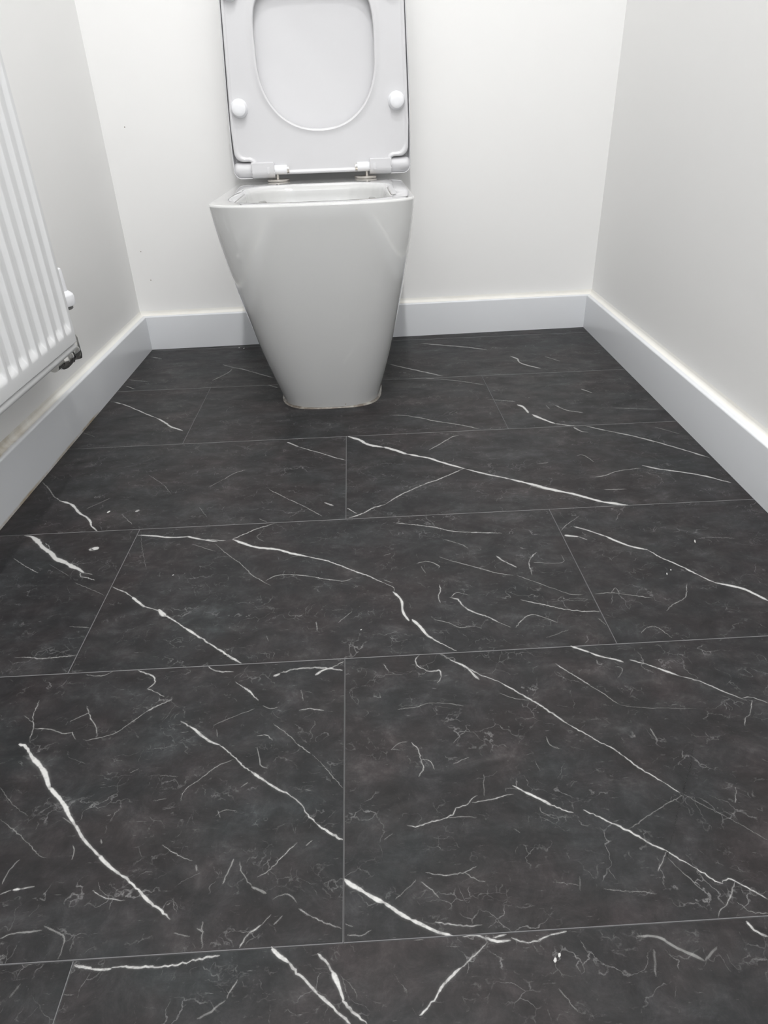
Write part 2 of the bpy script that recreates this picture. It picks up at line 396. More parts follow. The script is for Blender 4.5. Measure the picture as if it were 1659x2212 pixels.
(0.54,0.5,[-117.9,-627.2,-105.3,-638.4]),
(1.02,0.75,[-108.1,-635.8,-96.9,-647.3,-89.7,-657.0]),
(0.36,0.5,[-71.2,-688.4,-56.2,-702.6,-44.0,-717.7]),
(0.59,0.5,[-45.2,-716.2,-32.3,-728.1]),
(0.33,0.4,[-30.1,-729.6,-20.9,-740.8,-9.8,-757.0,-0.2,-769.9]),
(0.86,0.7,[-228.7,-600.4,-221.1,-605.3,-209.4,-611.5,-204.8,-622.4,-209.7,-630.5]),
(0.68,0.55,[-210.9,-630.4,-200.9,-636.2,-189.4,-643.7]),
(0.57,0.5,[-253.8,-697.1,-239.0,-693.9,-226.9,-689.0,-214.3,-676.5,-203.7,-663.5]),
(0.87,0.5,[-203.7,-663.5,-189.6,-653.4,-180.0,-648.3]),
(0.55,0.55,[-321.3,-638.8,-319.1,-659.7,-312.3,-676.9,-310.4,-693.1]),
(0.63,0.5,[-311.2,-677.9,-296.3,-679.5,-280.0,-686.6,-271.2,-685.8,-264.6,-694.9]),
(0.53,0.55,[-267.8,-650.8,-259.0,-667.2,-249.1,-680.0,-244.1,-692.1]),
(0.62,0.4,[-278.4,-671.9,-269.1,-664.9,-263.4,-660.6]),
(0.32,0.4,[-328.8,-659.0,-316.5,-669.1]),
(1.6,0.65,[-77.5,-622.3,-70.3,-618.6]),
(1.08,0.55,[-71.6,-617.8,-50.6,-612.3,-35.4,-612.4,-17.6,-614.8]),
(1.04,0.6,[-22.7,-613.4,-2.4,-619.2]),
(1.39,0.7,[-32.3,-624.3,-22.6,-616.9,-12.5,-614.1]),
(0.69,0.5,[-15.1,-613.9,-1.2,-605.2]),
(0.96,0.5,[-152.5,-599.7,-139.3,-609.8,-121.3,-612.2]),
(0.74,0.4,[-284.5,-604.0,-265.8,-607.2,-255.1,-600.9]),
(0.46,0.45,[-145.4,-772.1,-143.7,-760.2,-133.0,-751.0,-124.1,-741.5,-116.5,-735.5,-104.3,-729.7]),
(0.4,0.5,[-152.0,-813.8,-138.5,-822.9,-123.8,-829.8]),
(0.47,0.55,[-38.6,-819.0,-50.1,-830.6,-60.3,-841.8,-69.0,-847.0]),
(0.41,0.55,[-198.2,-849.2,-187.1,-855.9,-170.0,-859.2]),
(0.53,0.4,[-31.6,-822.6,-26.1,-817.8]),
(0.67,0.5,[-270.9,-848.3,-263.2,-845.1]),
(1.2,0.75,[-262.3,-845.1,-256.1,-844.6]),
(0.6,0.5,[-257.1,-844.5,-245.7,-843.4]),
(0.83,0.45,[-256.0,-882.3,-248.9,-878.9,-235.3,-878.6,-226.8,-878.3]),
(0.71,0.3,[-206.9,-899.7,-207.0,-889.4,-209.7,-882.7,-226.4,-874.9]),
(0.33,0.4,[-300.6,-780.1,-283.5,-792.4,-264.1,-806.5,-252.4,-816.5,-245.8,-819.0]),
(0.69,0.35,[-272.7,-839.8,-272.1,-828.3,-267.3,-819.6]),
(0.46,0.45,[-227.5,-808.9,-224.3,-815.3,-223.8,-822.4]),
(0.3,0.35,[-315.5,-746.0,-297.3,-764.2,-277.3,-778.3]),
(1.0,0.85,[-193.7,-904.4,-184.8,-906.2,-179.3,-908.0]),
(1.3,0.85,[-180.3,-907.5,-172.5,-908.7,-166.0,-908.4]),
(0.94,0.8,[-166.9,-908.3,-161.5,-907.1,-146.2,-908.8,-129.5,-909.5]),
(1.06,0.85,[-131.2,-909.4,-118.3,-908.1,-108.8,-906.1]),
(0.89,0.75,[-109.6,-906.0,-97.4,-904.7,-89.2,-904.1]),
(1.5,0.95,[-52.7,-900.3,-47.2,-906.2,-38.4,-912.1]),
(1.03,0.75,[-39.3,-911.3,-32.9,-919.3,-24.4,-925.7,-16.0,-934.2]),
(1.19,0.85,[-16.9,-933.4,-7.9,-941.0,-0.0,-947.6,5.4,-952.4]),
(0.92,0.75,[-18.7,-906.8,-11.8,-913.7,-6.7,-921.6]),
(1.85,0.95,[-7.6,-920.0,-2.6,-929.2,0.7,-938.0]),
(1.14,0.7,[-0.1,-937.2,4.7,-943.8,12.4,-949.7,16.2,-953.0]),
(0.6,0.45,[-74.3,-920.6,-78.7,-929.1,-79.8,-932.6]),
(0.71,0.3,[-80.5,-933.2,-84.1,-935.1,-91.1,-940.3,-98.3,-943.3]),
(0.38,0.5,[-55.0,-876.9,-61.3,-884.2]),
(0.74,0.6,[-61.3,-884.2,-70.8,-891.1,-75.6,-899.7]),
(0.58,0.5,[-34.2,-873.8,-25.0,-879.6]),
(0.49,0.4,[-25.0,-879.6,-14.4,-885.4,-1.3,-890.7]),
(0.41,0.4,[3.0,-895.3,13.3,-895.9,21.1,-893.1]),
(0.41,0.35,[1.3,-887.2,7.3,-889.6]),
(0.71,0.3,[-120.3,-833.0,-118.3,-839.0]),
(0.7,0.4,[-89.8,-830.0,-93.1,-839.7,-95.9,-850.9]),
(0.43,0.35,[-84.8,-832.3,-81.6,-842.3,-71.8,-854.3]),
(1.03,0.4,[-72.7,-854.3,-60.2,-860.6]),
(0.59,0.35,[-106.3,-878.9,-103.5,-898.8]),
(0.39,0.35,[-126.5,-886.1,-113.8,-889.3]),
(0.53,0.4,[-109.7,-883.7,-104.8,-887.1]),
(0.77,0.5,[-46.7,-673.4,-35.1,-671.8,-20.8,-675.3]),
(0.52,0.45,[-85.6,-703.4,-76.6,-702.6,-70.2,-710.2]),
(0.44,0.45,[-83.9,-717.6,-80.5,-728.7,-77.5,-739.5,-70.8,-742.0]),
(0.48,0.35,[-131.2,-687.0,-114.2,-677.7,-92.1,-667.6]),
(0.36,0.35,[-46.1,-644.5,-42.7,-661.1]),
(0.45,0.3,[-55.3,-865.4,-43.9,-861.6,-36.2,-869.3]),
(0.72,0.3,[-136.5,-864.8,-134.2,-863.2]),
(0.6,0.35,[-84.2,-663.7,-76.6,-668.7,-68.5,-667.1]),
(0.33,0.35,[-127.0,-691.7,-124.1,-702.1]),
(0.38,0.4,[-110.7,-783.7,-107.3,-791.8]),
(0.35,0.35,[-111.8,-789.3,-104.6,-784.1,-93.2,-786.0]),
(0.65,0.4,[-93.5,-761.1,-87.8,-756.6]),
(0.5,0.3,[-170.3,-770.4,-158.4,-768.8]),
(0.37,0.35,[-172.9,-742.7,-153.1,-745.8]),
(0.58,0.3,[-199.5,-738.8,-192.2,-734.2]),
(0.62,0.45,[-203.7,-782.0,-207.4,-782.9]),
(0.61,0.3,[-205.6,-805.0,-203.3,-809.4]),
(0.55,0.35,[-179.4,-851.3,-178.1,-849.5]),
(0.71,0.3,[-238.3,-853.1,-233.0,-855.2]),
(1.17,0.15,[-231.9,-923.0,-227.5,-914.5]),
(0.74,0.35,[-52.5,-884.7,-46.1,-878.3]),
(0.35,-0.6,[329.0,-744.1,302.3,-785.7,261.0,-848.6,251.8,-859.7]),
]

# ------------------------------------------------------------------ materials
M_wall = mat('wall_paint', (0.91, 0.91, 0.905), 0.62)
_v = mapped(M_wall, (1, 1, 1)); _n = noisen(M_wall, _v, 260, 3, 0.6); _n2 = noisen(M_wall, _v, 9, 3, 0.5)
bump(M_wall, mathn(M_wall, 'ADD', _n, mathn(M_wall, 'MULTIPLY', _n2, 2.5)), 0.10, 0.0008)
M_ceil = mat('ceiling_paint', (0.92, 0.92, 0.915), 0.8)
_v = mapped(M_ceil, (1, 1, 1)); bump(M_ceil, noisen(M_ceil, _v, 200, 3), 0.1)

M_skirt = mat('satin_gloss_paint', (0.80, 0.82, 0.85), 0.22)
_v = mapped(M_skirt, (1, 1, 1)); _b = M_skirt.node_tree.nodes['Principled BSDF']
_st = ramp(M_skirt, noisen(M_skirt, _v, 7, 5, 0.6), [(0.48, (0, 0, 0)), (0.62, (1, 1, 1))])
_at = N(M_skirt, 'ShaderNodeAttribute', attribute_name='dirt')
_f = mathn(M_skirt, 'MULTIPLY', mathn(M_skirt, 'ADD', _st, 0.22), _at.outputs['Fac'], True)
L(M_skirt, mixc(M_skirt, _f, (0.80, 0.82, 0.85), (0.50, 0.43, 0.32)), _b.inputs['Base Color'])
_ca = N(M_skirt, 'ShaderNodeAttribute', attribute_name='caulk')
L(M_skirt, mixc(M_skirt, _f, mixc(M_skirt, _ca.outputs['Fac'], (0.80, 0.82, 0.85), (0.90, 0.89, 0.85)), (0.50, 0.43, 0.32)), _b.inputs['Base Color'])
_bv = mapped(M_skirt, (2, 2, 40)); bump(M_skirt, noisen(M_skirt, _bv, 30, 3), 0.06, 0.0006)

M_ceramic = mat('glazed_ceramic', (0.62, 0.625, 0.622), 0.06, coat=1.0, spec=0.6)
M_ceramic.node_tree.nodes['Principled BSDF'].inputs['Coat IOR'].default_value = 1.6
_v = mapped(M_ceramic, (1, 1, 1)); bump(M_ceramic, noisen(M_ceramic, _v, 14, 2), 0.03, 0.002)
M_plastic = mat('seat_plastic', (0.70, 0.70, 0.72), 0.22, coat=0.3)
_v = mapped(M_plastic, (1, 1, 1)); bump(M_plastic, noisen(M_plastic, _v, 20, 2), 0.02, 0.001)
M_buffer = mat('soft_buffer_plastic', (0.90, 0.91, 0.94), 0.45)
M_rad = mat('radiator_enamel', (0.79, 0.80, 0.81), 0.30)
_v = mapped(M_rad, (1, 1, 1)); bump(M_rad, noisen(M_rad, _v, 900, 2), 0.04, 0.0004)
M_chrome = mat('chrome', (0.75, 0.74, 0.72), 0.14, metal=1.0)
M_steel = mat('brushed_steel', (0.62, 0.59, 0.55), 0.30, metal=1.0)
_v = mapped(M_steel, (1, 1, 60)); bump(M_steel, noisen(M_steel, _v, 90, 2), 0.08, 0.0005)
M_black = mat('black_rubber', (0.02, 0.02, 0.02), 0.5)
M_silicone = mat('silicone', (0.46, 0.44, 0.39), 0.35)
_v = mapped(M_silicone, (1, 1, 1)); _c = ramp(M_silicone, noisen(M_silicone, _v, 40, 4), [(0.36, (0.34, 0.33, 0.30)), (0.56, (0.13, 0.11, 0.09))])
L(M_silicone, _c, M_silicone.node_tree.nodes['Principled BSDF'].inputs['Base Color'])
M_edge = mat('tile_joint_bevel', (0.20, 0.20, 0.205), 0.5)
M_speck = mat('paint_chip', (0.22, 0.19, 0.15), 0.7)
M_crumb = mat('plaster_crumb', (0.55, 0.55, 0.54), 0.7)
M_sub = mat('floor_substrate', (0.07, 0.07, 0.072), 0.8)

# charcoal stone-effect vinyl
M_tile = mat('charcoal_marble_vinyl', (0.06, 0.06, 0.062), 0.42, spec=0.25)
m = M_tile; _b = m.node_tree.nodes['Principled BSDF']
v1 = mapped(m, (1, 1, 1), rnd=True)
v2 = mapped(m, (1, 2.1, 1), rot=(0, 0, 0.55), rnd=True)           # clouding drawn out along the veins
cloud = noisen(m, v2, 12, 9, 0.68, 0.6)
base = ramp(m, cloud, [(0.34, (0.0145, 0.0141, 0.015)), (0.47, (0.0185, 0.0181, 0.0193)), (0.60, (0.0265, 0.0266, 0.0279)), (0.76, (0.047, 0.048, 0.050))])
warm = ramp(m, noisen(m, v1, 9, 5, 0.6), [(0.42, (1.0, 1.0, 1.0)), (0.62, (1.16, 1.0, 0.97))])
base = mixc(m, 1.0, base, warm, 'MULTIPLY')
cool = ramp(m, noisen(m, v2, 5, 6, 0.6), [(0.45, (1.0, 1.0, 1.0)), (0.66, (0.92, 1.02, 1.02))])
base = mixc(m, 1.0, base, cool, 'MULTIPLY')
mott = ramp(m, noisen(m, v1, 34, 9, 0.78, 0.4), [(0.36, (0.70, 0.70, 0.70)), (0.50, (1.0, 1.0, 1.0)), (0.60, (1.45, 1.45, 1.45)), (0.72, (2.3, 2.3, 2.3))])
base = mixc(m, 1.0, base, mott, 'MULTIPLY')
# fine hair cracks: cell borders bent by noise, only in patches
dn = N(m, 'ShaderNodeTexNoise'); dn.inputs['Scale'].default_value = 16; dn.inputs['Detail'].default_value = 7; L(m, v1, dn.inputs['Vector'])
sub = N(m, 'ShaderNodeVectorMath', operation='SUBTRACT'); L(m, dn.outputs['Color'], sub.inputs[0]); sub.inputs[1].default_value = (.5, .5, .5)
scl = N(m, 'ShaderNodeVectorMath', operation='SCALE'); L(m, sub.outputs[0], scl.inputs[0]); scl.inputs['Scale'].default_value = 0.11
add = N(m, 'ShaderNodeVectorMath', operation='ADD'); L(m, v1, add.inputs[0]); L(m, scl.outputs[0], add.inputs[1])
crack = None
for sc_, th, amt, ps, lo in ((24, 0.022, 0.13, 11, 0.52), (52, 0.05, 0.09, 17, 0.54)):
    vo = N(m, 'ShaderNodeTexVoronoi', feature='DISTANCE_TO_EDGE'); vo.inputs['Scale'].default_value = sc_; L(m, add.outputs[0], vo.inputs['Vector'])
    line = mathn(m, 'SUBTRACT', 1.0, mathn(m, 'DIVIDE', vo.outputs['Distance'], th), True)
    line = mathn(m, 'POWER', line, 1.6)
    patch = mathn(m, 'MULTIPLY', mathn(m, 'SUBTRACT', noisen(m, v2, ps, 6, 0.7), lo), 9.0, True)
    c_ = mathn(m, 'MULTIPLY', mathn(m, 'MULTIPLY', line, patch), amt)
    crack = c_ if crack is None else mathn(m, 'ADD', crack, c_)
# short flecks lying along the clouding
v3 = mapped(m, (1, 5.5, 1), rot=(0, 0, 0.40), rnd=True)
fleck = mathn(m, 'MULTIPLY', mathn(m, 'SUBTRACT', noisen(m, v3, 42, 5, 0.75), 0.635), 5.0, True)
fleck = mathn(m, 'MULTIPLY', fleck, 0.22)
crack = mathn(m, 'ADD', crack, fleck)
cc = N(m, 'ShaderNodeCombineColor')
for i in range(3): L(m, crack, cc.inputs[i])
col_out = mixc(m, 1.0, base, cc.outputs[0], 'ADD')
L(m, col_out, _b.inputs['Base Color'])
L(m, ramp(m, cloud, [(0.3, (0.50,)*3), (0.8, (0.36,)*3)]), _b.inputs['Roughness'])
bump(m, noisen(m, v1, 130, 4, 0.6), 0.06, 0.0005)

# vein print: narrow strips in the tile face, white only where the vein runs
M_vein = mat('white_vein', (0.55, 0.55, 0.54), 0.42, spec=0.45)
m = M_vein; nt = m.node_tree; _b = nt.nodes['Principled BSDF']; out = nt.nodes['Material Output']
av = N(m, 'ShaderNodeAttribute', attribute_name='vein'); sp = N(m, 'ShaderNodeSeparateColor'); L(m, av.outputs['Color'], sp.inputs[0])
ad = N(m, 'ShaderNodeAttribute', attribute_name='across')
gv = mapped(m, (1, 1, 1))
n1 = noisen(m, gv, 260, 5, 0.7); n2 = noisen(m, gv, 75, 4, 0.6)
wob = mathn(m, 'MULTIPLY', mathn(m, 'SUBTRACT', n1, 0.5), 2.2)                    # mm of raggedness
wob2 = mathn(m, 'MULTIPLY', mathn(m, 'SUBTRACT', n2, 0.5), 0.9)
hw = sp.outputs[1]                                                                 # half width (mm / 8)
hwm = mathn(m, 'MULTIPLY', hw, 8.0)
dd = mathn(m, 'ABSOLUTE', mathn(m, 'ADD', ad.outputs['Fac'], mathn(m, 'MULTIPLY', wob2, mathn(m, 'ADD', 0.25, mathn(m, 'MULTIPLY', hwm, 0.4)))))
dd = mathn(m, 'ADD', dd, mathn(m, 'MULTIPLY', wob, mathn(m, 'ADD', 0.20, mathn(m, 'MULTIPLY', hwm, 0.30))))
k = mathn(m, 'DIVIDE', mathn(m, 'SUBTRACT', mathn(m, 'ADD', mathn(m, 'MULTIPLY', hwm, 1.15), 0.10), dd), mathn(m, 'ADD', mathn(m, 'MULTIPLY', hwm, 0.45), 0.22))
core = mathn(m, 'MULTIPLY', k, 1.0, True)
hk = mathn(m, 'SUBTRACT', 1.0, mathn(m, 'DIVIDE', dd, mathn(m, 'ADD', mathn(m, 'MULTIPLY', hwm, 2.2), 0.8)), True)
halo = mathn(m, 'MULTIPLY', mathn(m, 'POWER', hk, 2.0), 0.22)
a = mathn(m, 'MAXIMUM', core, halo)
a = mathn(m, 'MULTIPLY', a, sp.outputs[0])
a = mathn(m, 'MULTIPLY', a, mathn(m, 'SUBTRACT', mathn(m, 'ADD', mathn(m, 'MULTIPLY', noisen(m, gv, 120, 5, 0.75), 2.2), mathn(m, 'MULTIPLY', hwm, 0.22)), 0.50, True), True)
tr = N(m, 'ShaderNodeBsdfTransparent'); mx = N(m, 'ShaderNodeMixShader')
L(m, a, mx.inputs[0]); L(m, tr.outputs[0], mx.inputs[1]); L(m, _b.outputs[0], mx.inputs[2]); L(m, mx.outputs[0], out.inputs[0])
L(m, mixc(m, sp.outputs[2], (0.55, 0.55, 0.54), (0.012, 0.012, 0.013)), _b.inputs['Base Color'])

# ------------------------------------------------------------------ room shell
# corners of the skirting's front faces (the walls stand 17 mm further out)
BL, BR = Vector((-0.5116, 0.6113)), Vector((0.6416, 0.6505))
FL, FR = Vector((-0.53, FRONT_Y)), Vector((0.5627, FRONT_Y))
SK, SKH = 0.0168, 0.0854
def off_line(a, b, d):
    t = (b-a).normalized(); n = Vector((-t.y, t.x)); return a+n*d, b+n*d
def isect(p, q):
    (a, b), (c, d) = p, q; r = b-a; s = d-c; t = ((c.x-a.x)*s.y-(c.y-a.y)*s.x)/(r.x*s.y-r.y*s.x); return a+r*t
ring_in = [FL, FR, BR, BL]                                       # counter-clockwise seen from above
def grown(d):
    ls = [off_line(ring_in[i], ring_in[(i+1) % 4], -d) for i in range(4)]
    return [isect(ls[i-1], ls[i]) for i in range(4)]
WALL = grown(SK); OUT = grown(SK+0.10)
def prism(pts, z0, z1):
    bm = bmesh.new(); a = [bm.verts.new((p[0], p[1], z0)) for p in pts]; b = [bm.verts.new((p[0], p[1], z1)) for p in pts]
    n = len(pts); bm.faces.new(a); bm.faces.new(b)
    for i in range(n): bm.faces.new((a[i], a[(i+1) % n], b[(i+1) % n], b[i]))
    return bm
def wallgeo(i): return [WALL[i], WALL[(i+1) % 4], OUT[(i+1) % 4], OUT[i]]
for i, nm in enumerate(('wall_front', 'wall_right', 'wall_back', 'wall_left')):
    bm = prism(wallgeo(i), -0.05, ROOM_H)
    o = bmobj(nm, bm, M_wall, smooth=False, kind='structure')
    if nm == 'wall_back': W_BACK = o
    if nm == 'wall_front': W_FRONT = o
bmobj('ceiling', prism(OUT, ROOM_H, ROOM_H+0.1), M_ceil, smooth=False, kind='structure')
FLOOR = bmobj('floor', prism(WALL, -0.06, -0.002), M_sub, smooth=False, kind='structure')
# corner beads where painter's caulk rounds the two back corners
# skirting boards, mitred, with a rounded top edge and a bead of caulk against the wall
def skirting(nm, i, dirt):
    a0, b0 = ring_in[i], ring_in[(i+1) % 4]; wa, wb = WALL[i], WALL[(i+1) % 4]
    prof = [(0.0, 0.0), (0.0, 0.003), (0.0, 0.006), (0.0, SKH-0.003)]
    for k in range(1, 6): t = math.pi/2*k/5; prof.append((0.003*(1-math.cos(t))/SK, SKH-0.003+0.003*math.sin(t)))
    prof += [(0.48, SKH), (0.55, SKH), (0.74, SKH+0.0008), (0.88, SKH+0.0028), (0.96, SKH+0.0062), (1.0, SKH+0.0105)]
    nseg = 60; bm = bmesh.new(); rows = []
    dl = bm.verts.layers.float.new('dirt'); kl = bm.verts.layers.float.new('caulk')
    for s in range(nseg+1):
        t = s/nseg; pi = a0.lerp(b0, t); pw = wa.lerp(wb, t); row = []
        for f, z in prof:
            p = pi.lerp(pw, f); vv = bm.verts.new((p.x, p.y, z)); row.append(vv)
            d = 0.0
            if dirt == 'left':
                if f > 0.35: d = max(0.0, min(1.0, (0.04-p.y)*4.0))
                elif z < 0.004 and p.y < 0.2: d = 1.0
            elif dirt == 'right' and f > 0.6: d = 0.12
            elif f > 0.6: d = 0.10
            vv[dl] = d; vv[kl] = 1.0 if f > 0.5 else 0.0
        rows.append(row)
    for r0, r1 in zip(rows, rows[1:]):
        for k in range(len(prof)-1): bm.faces.new((r0[k], r0[k+1], r1[k+1], r1[k]))
        bm.faces.new((r0[-1], r0[0], r1[0], r1[-1]))
    bm.faces.new(rows[0]); bm.faces.new(rows[-1])
    return bmobj(nm, bm, M_skirt, kind='structure')
skirting('baseboard_front', 0, None); skirting('baseboard_right', 1, 'right'); skirting('baseboard_back', 2, None); skirting('baseboard_left', 3, 'left')
# a plain door behind the camera
bm = bmesh.new(); fy = WALL[0].y
box(bm, -0.36, 0.40, fy+0.017, fy+0.045, 0.006, 1.98, 0.002)
DOOR = bmobj('door_1', bm, M_skirt, kind='structure')
bm = bmesh.new()
box(bm, -0.44, -0.365, fy+0.0002, fy+0.03, 0.09, 2.05, 0.003); box(bm, 0.405, 0.48, fy+0.0002, fy+0.03, 0.09, 2.05, 0.003); box(bm, -0.44, 0.48, fy+0.0002, fy+0.03, 1.985, 2.06, 0.003)
bmobj('trim_1', bm, M_skirt, kind='structure')
bm = bmesh.new(); lathe(bm, [(0, 0), (0.025, 0), (0.025, 0.006), (0.009, 0.008), (0.009, 0.05), (0, 0.05)], 24, T(-0.30, fy+0.045, 1.0) @ Matrix.Rotation(-math.pi/2, 4, 'X'))
box(bm, -0.31, -0.19, fy+0.085, fy+0.10, 0.992, 1.008, 0.004)
bmobj('handle', bm, M_chrome, DOOR)
# chips in the paint of the back wall
wb = (WALL[3]-WALL[2]).normalized(); nb = Vector((-wb.y, wb.x))
def on_back(x, z):
    t = (x-WALL[2].x)/wb.x; p = WALL[2]+wb*t; return (p.x, p.y, z)
for x, z, r in ((-0.476, 0.508, 0.0013), (-0.4955, 0.2405, 0.0011), (-0.485, 0.172, 0.0012)):
    bm = bmesh.new(); lathe(bm, [(0, 0.0004), (r*0.7, 0.0003), (r, 0)], 9, T(*on_back(x, z)) @ AYm)
    for v_ in bm.verts: v_.co.x += random.uniform(-.3, .3)*r
    bmobj('paint_chip', bm, M_speck, W_BACK)

# ------------------------------------------------------------------ floor tiles, every one a piece of the floor
TW, TD = 0.61, 0.3003
def clip(poly, a, b):
    """keep the part of poly to the left of a->b"""
    out = []; e = b-a
    side = lambda p: e.x*(p.y-a.y)-e.y*(p.x-a.x)
    for i, p in enumerate(poly):
        q = poly[(i+1) % len(poly)]; sp_, sq = side(p), side(q)
        if sp_ >= 0: out.append(p)
        if (sp_ >= 0) != (sq >= 0): out.append(p+(q-p)*(sp_/(sp_-sq)))
    return out
def inset_poly(poly, d):
    n = len(poly); ls = []
    for i in range(n): ls.append(off_line(poly[i], poly[(i+1) % n], d))
    return [isect(ls[i-1], ls[i]) for i in range(n)]
def inside(poly, p, mrg=0.0):
    for i in range(len(poly)):
        a, b = poly[i], poly[(i+1) % len(poly)]; e = b-a
        if (e.x*(p.y-a.y)-e.y*(p.x-a.x))/e.length < mrg: return False
    return True
tiles = []
for row in range(-8, 4):
    y0 = row*TD; y1 = y0+TD
    if y1 < FRONT_Y-0.05: continue
    # rows alternate by half a tile; the row nearest the camera starts on another cut
    offx = {2: 0.0, 1: 0.0, 0: TW/2, -1: 0.0, -2: TW/2, -3: 0.0, -4: -0.195}.get(row, (0.2, 0.4, 0.0)[row % 3]+0.1)
    for c in range(-3, 4):
        x0 = offx+c*TW; x1 = x0+TW
        if offx == 0.0 and c == 0: x1 += 0.08                       # this row's last piece reaches under the right skirting
        if offx == 0.0 and c == 1: continue
        pl = [Vector((x0, y0)), Vector((x1, y0)), Vector((x1, y1)), Vector((x0, y1))]
        for i in range(4):
            if pl: pl = clip(pl, WALL[i], WALL[(i+1) % 4])
        q = []
        for p in pl:
            if not q or (p-q[-1]).length > 1e-4: q.append(p)
        if len(q) > 2 and (q[0]-q[-1]).length < 1e-4: q.pop()
        if len(q) < 3: continue
        A = sum(q[i].x*q[(i+1) % len(q)].y-q[i].y*q[(i+1) % len(q)].x for i in range(len(q)))/2
        if A < 4e-4: continue
        tiles.append((q, []))
# veins: walk each one, cut it at the joints, hang the pieces on the tile they fall on
def smoothline(P):
    if len(P) < 3: return P
    out = []
    for i in range(len(P)-1):
        p0 = P[max(i-1, 0)]; p1 = P[i]; p2 = P[i+1]; p3 = P[min(i+2, len(P)-1)]
        n = max(2, int((p2-p1).length/0.002))
        for k in range(n):
            t = k/n
            out.append(0.5*((2*p1)+(p2-p0)*t+(2*p0-5*p1+4*p2-p3)*t*t+(3*p1-3*p2+p3-p0)*t**3))
    out.append(P[-1]); return out
for vi, (hwv, st, fl) in enumerate(VEINS):
    P = [Vector((fl[i]/1000, fl[i+1]/1000)) for i in range(0, len(fl), 2)]
    if len(P) == 2: P = [P[0], P[0].lerp(P[1], .5), P[1]]
    P = smoothline(P); n = len(P)
    tot = sum((P[i+1]-P[i]).length for i in range(n-1)); s = 0.0; rowl = []
    amp = min(0.0017, 0.0004+tot*0.006); thin = hwv < 1.3
    for i, p in enumerate(P):
        if i: s += (P[i]-P[i-1]).length
        t = (P[min(i+1, n-1)]-P[max(i-1, 0)]).normalized(); nn = Vector((-t.y, t.x))
        j = noise.noise(Vector((s*55, vi*3.7, 0)))*amp+noise.noise(Vector((s*190, vi*1.7, 4)))*amp*0.5+(noise.noise(Vector((s*420, vi*2.3, 6)))*0.0011*min(1.0, tot/0.02) if thin else 0.0)
        e = min(1.0, min(s, tot-s)/max(tot*0.16, 0.003)+0.35)
        wv = hwv*e*(0.85+0.55*noise.noise(Vector((s*70, vi*5.1, 9))))
        half = (max(wv, 0.1)*2.6+1.2)/1000
        rowl.append((p+nn*(j*e), nn, half, max(wv, 0.08), (1.0 if st < 0 else st)*(0.6+0.4*e), 1.0 if st < 0 else 0.0))
    for a_, b_ in zip(rowl, rowl[1:]):
        mid = (a_[0]+b_[0])/2
        for q, lst in tiles:
            if inside(q, mid): lst.append((a_, b_, vi)); break
for q, lst in tiles:
    cx = sum(p.x for p in q)/len(q); cy = sum(p.y for p in q)/len(q); c = Vector((cx, cy))
    g = inset_poly(q, 0.0002); tp = inset_poly(q, 0.0006)
    me = bpy.data.meshes.new('tile'); V = []; F = []; mi = []; n = len(q); dv = []; dc = []
    def V_add(p, z, across=0.0, vc=(0, 0, 0)): V.append((p.x-cx, p.y-cy, z)); dv.append(across); dc.append(vc); return len(V)-1
    top = [V_add(p, 0.0) for p in tp]; ch = [V_add(p, -0.0006) for p in g]; bt = [V_add(p, -0.002) for p in g]
    F.append(top); mi.append(0); F.append(bt[::-1]); mi.append(0)
    for i in range(n):
        j = (i+1) % n
        F.append([ch[i], ch[j], top[j], top[i]]); mi.append(1)
        F.append([bt[i], bt[j], ch[j], ch[i]]); mi.append(1)
    for a_, b_, vi in lst:
        z = 0.00006+(vi % 7)*0.00001; ids = []
        for (p, nn, half, wv, st, dk), sg in ((a_, -1), (b_, -1), (b_, 1), (a_, 1)):
            pt = p+nn*half*sg; ac = half*sg
            if not inside(tp, pt):                                # pull the strip back to the tile edge
                lo, hi = 0.0, 1.0
                if not inside(tp, p): lo = hi = 0.0
                for _ in range(12):
                    md = (lo+hi)/2
                    if inside(tp, p+nn*half*sg*md): lo = md
                    else: hi = md
                pt = p+nn*half*sg*lo; ac = half*sg*lo
            ids.append(V_add(pt, z, ac*1000, (st, min(1, wv/8), dk)))
        F.append(ids); mi.append(2)
    me.from_pydata(V, [], F)
    me.polygons.foreach_set('material_index', mi)
    at = me.attributes.new('across', 'FLOAT', 'POINT'); at.data.foreach_set('value', dv)
    ac_ = me.attributes.new('vein', 'FLOAT_COLOR', 'POINT')
    ac_.data.foreach_set('color', [x for t_ in dc for x in (*t_, 1.0)])
    o = link('tile', me, [M_tile, M_edge, M_vein], FLOOR, loc=(cx, cy, 0), smooth=False)

# crumbs of plaster lying on the floor
CRUMBS = [(0.4799, -0.4058, 0.0012, 3.2, 'thin white sliver of plaster lying furthest right on the floor'),
    (0.4124, -0.476, 0.001, 2.2, 'white crumb below the thin sliver, the nearer of a close pair'),
    (0.4208, -0.468, 0.001, 1.5, 'white crumb below the thin sliver, the further of a close pair'),
    (-0.229, -0.4233, 0.0011, 1.2, 'single white speck between two veins left of the floor centre'),
    (0.0186, -0.5538, 0.001, 1.2, 'single white speck in the middle of the floor above a long joint'),
    (0.1504, -0.9218, 0.0014, 1.3, 'larger white crumb of the pair on the tiles nearest the camera'),
    (0.1543, -0.9186, 0.0012, 1.3, 'smaller white crumb of the pair on the tiles nearest the camera'),
    (-0.2812, 0.5922, 0.002, 1.3, 'pale crumb by the back skirting, the left one of two beside the toilet'),
    (-0.2684, 0.5863, 0.002, 1.4, 'pale crumb by the back skirting, the right one of two beside the toilet'),
    (-0.3673, -0.2453, 0.0022, 1.5, 'flat pale crumb on the left of the floor below the radiator')]
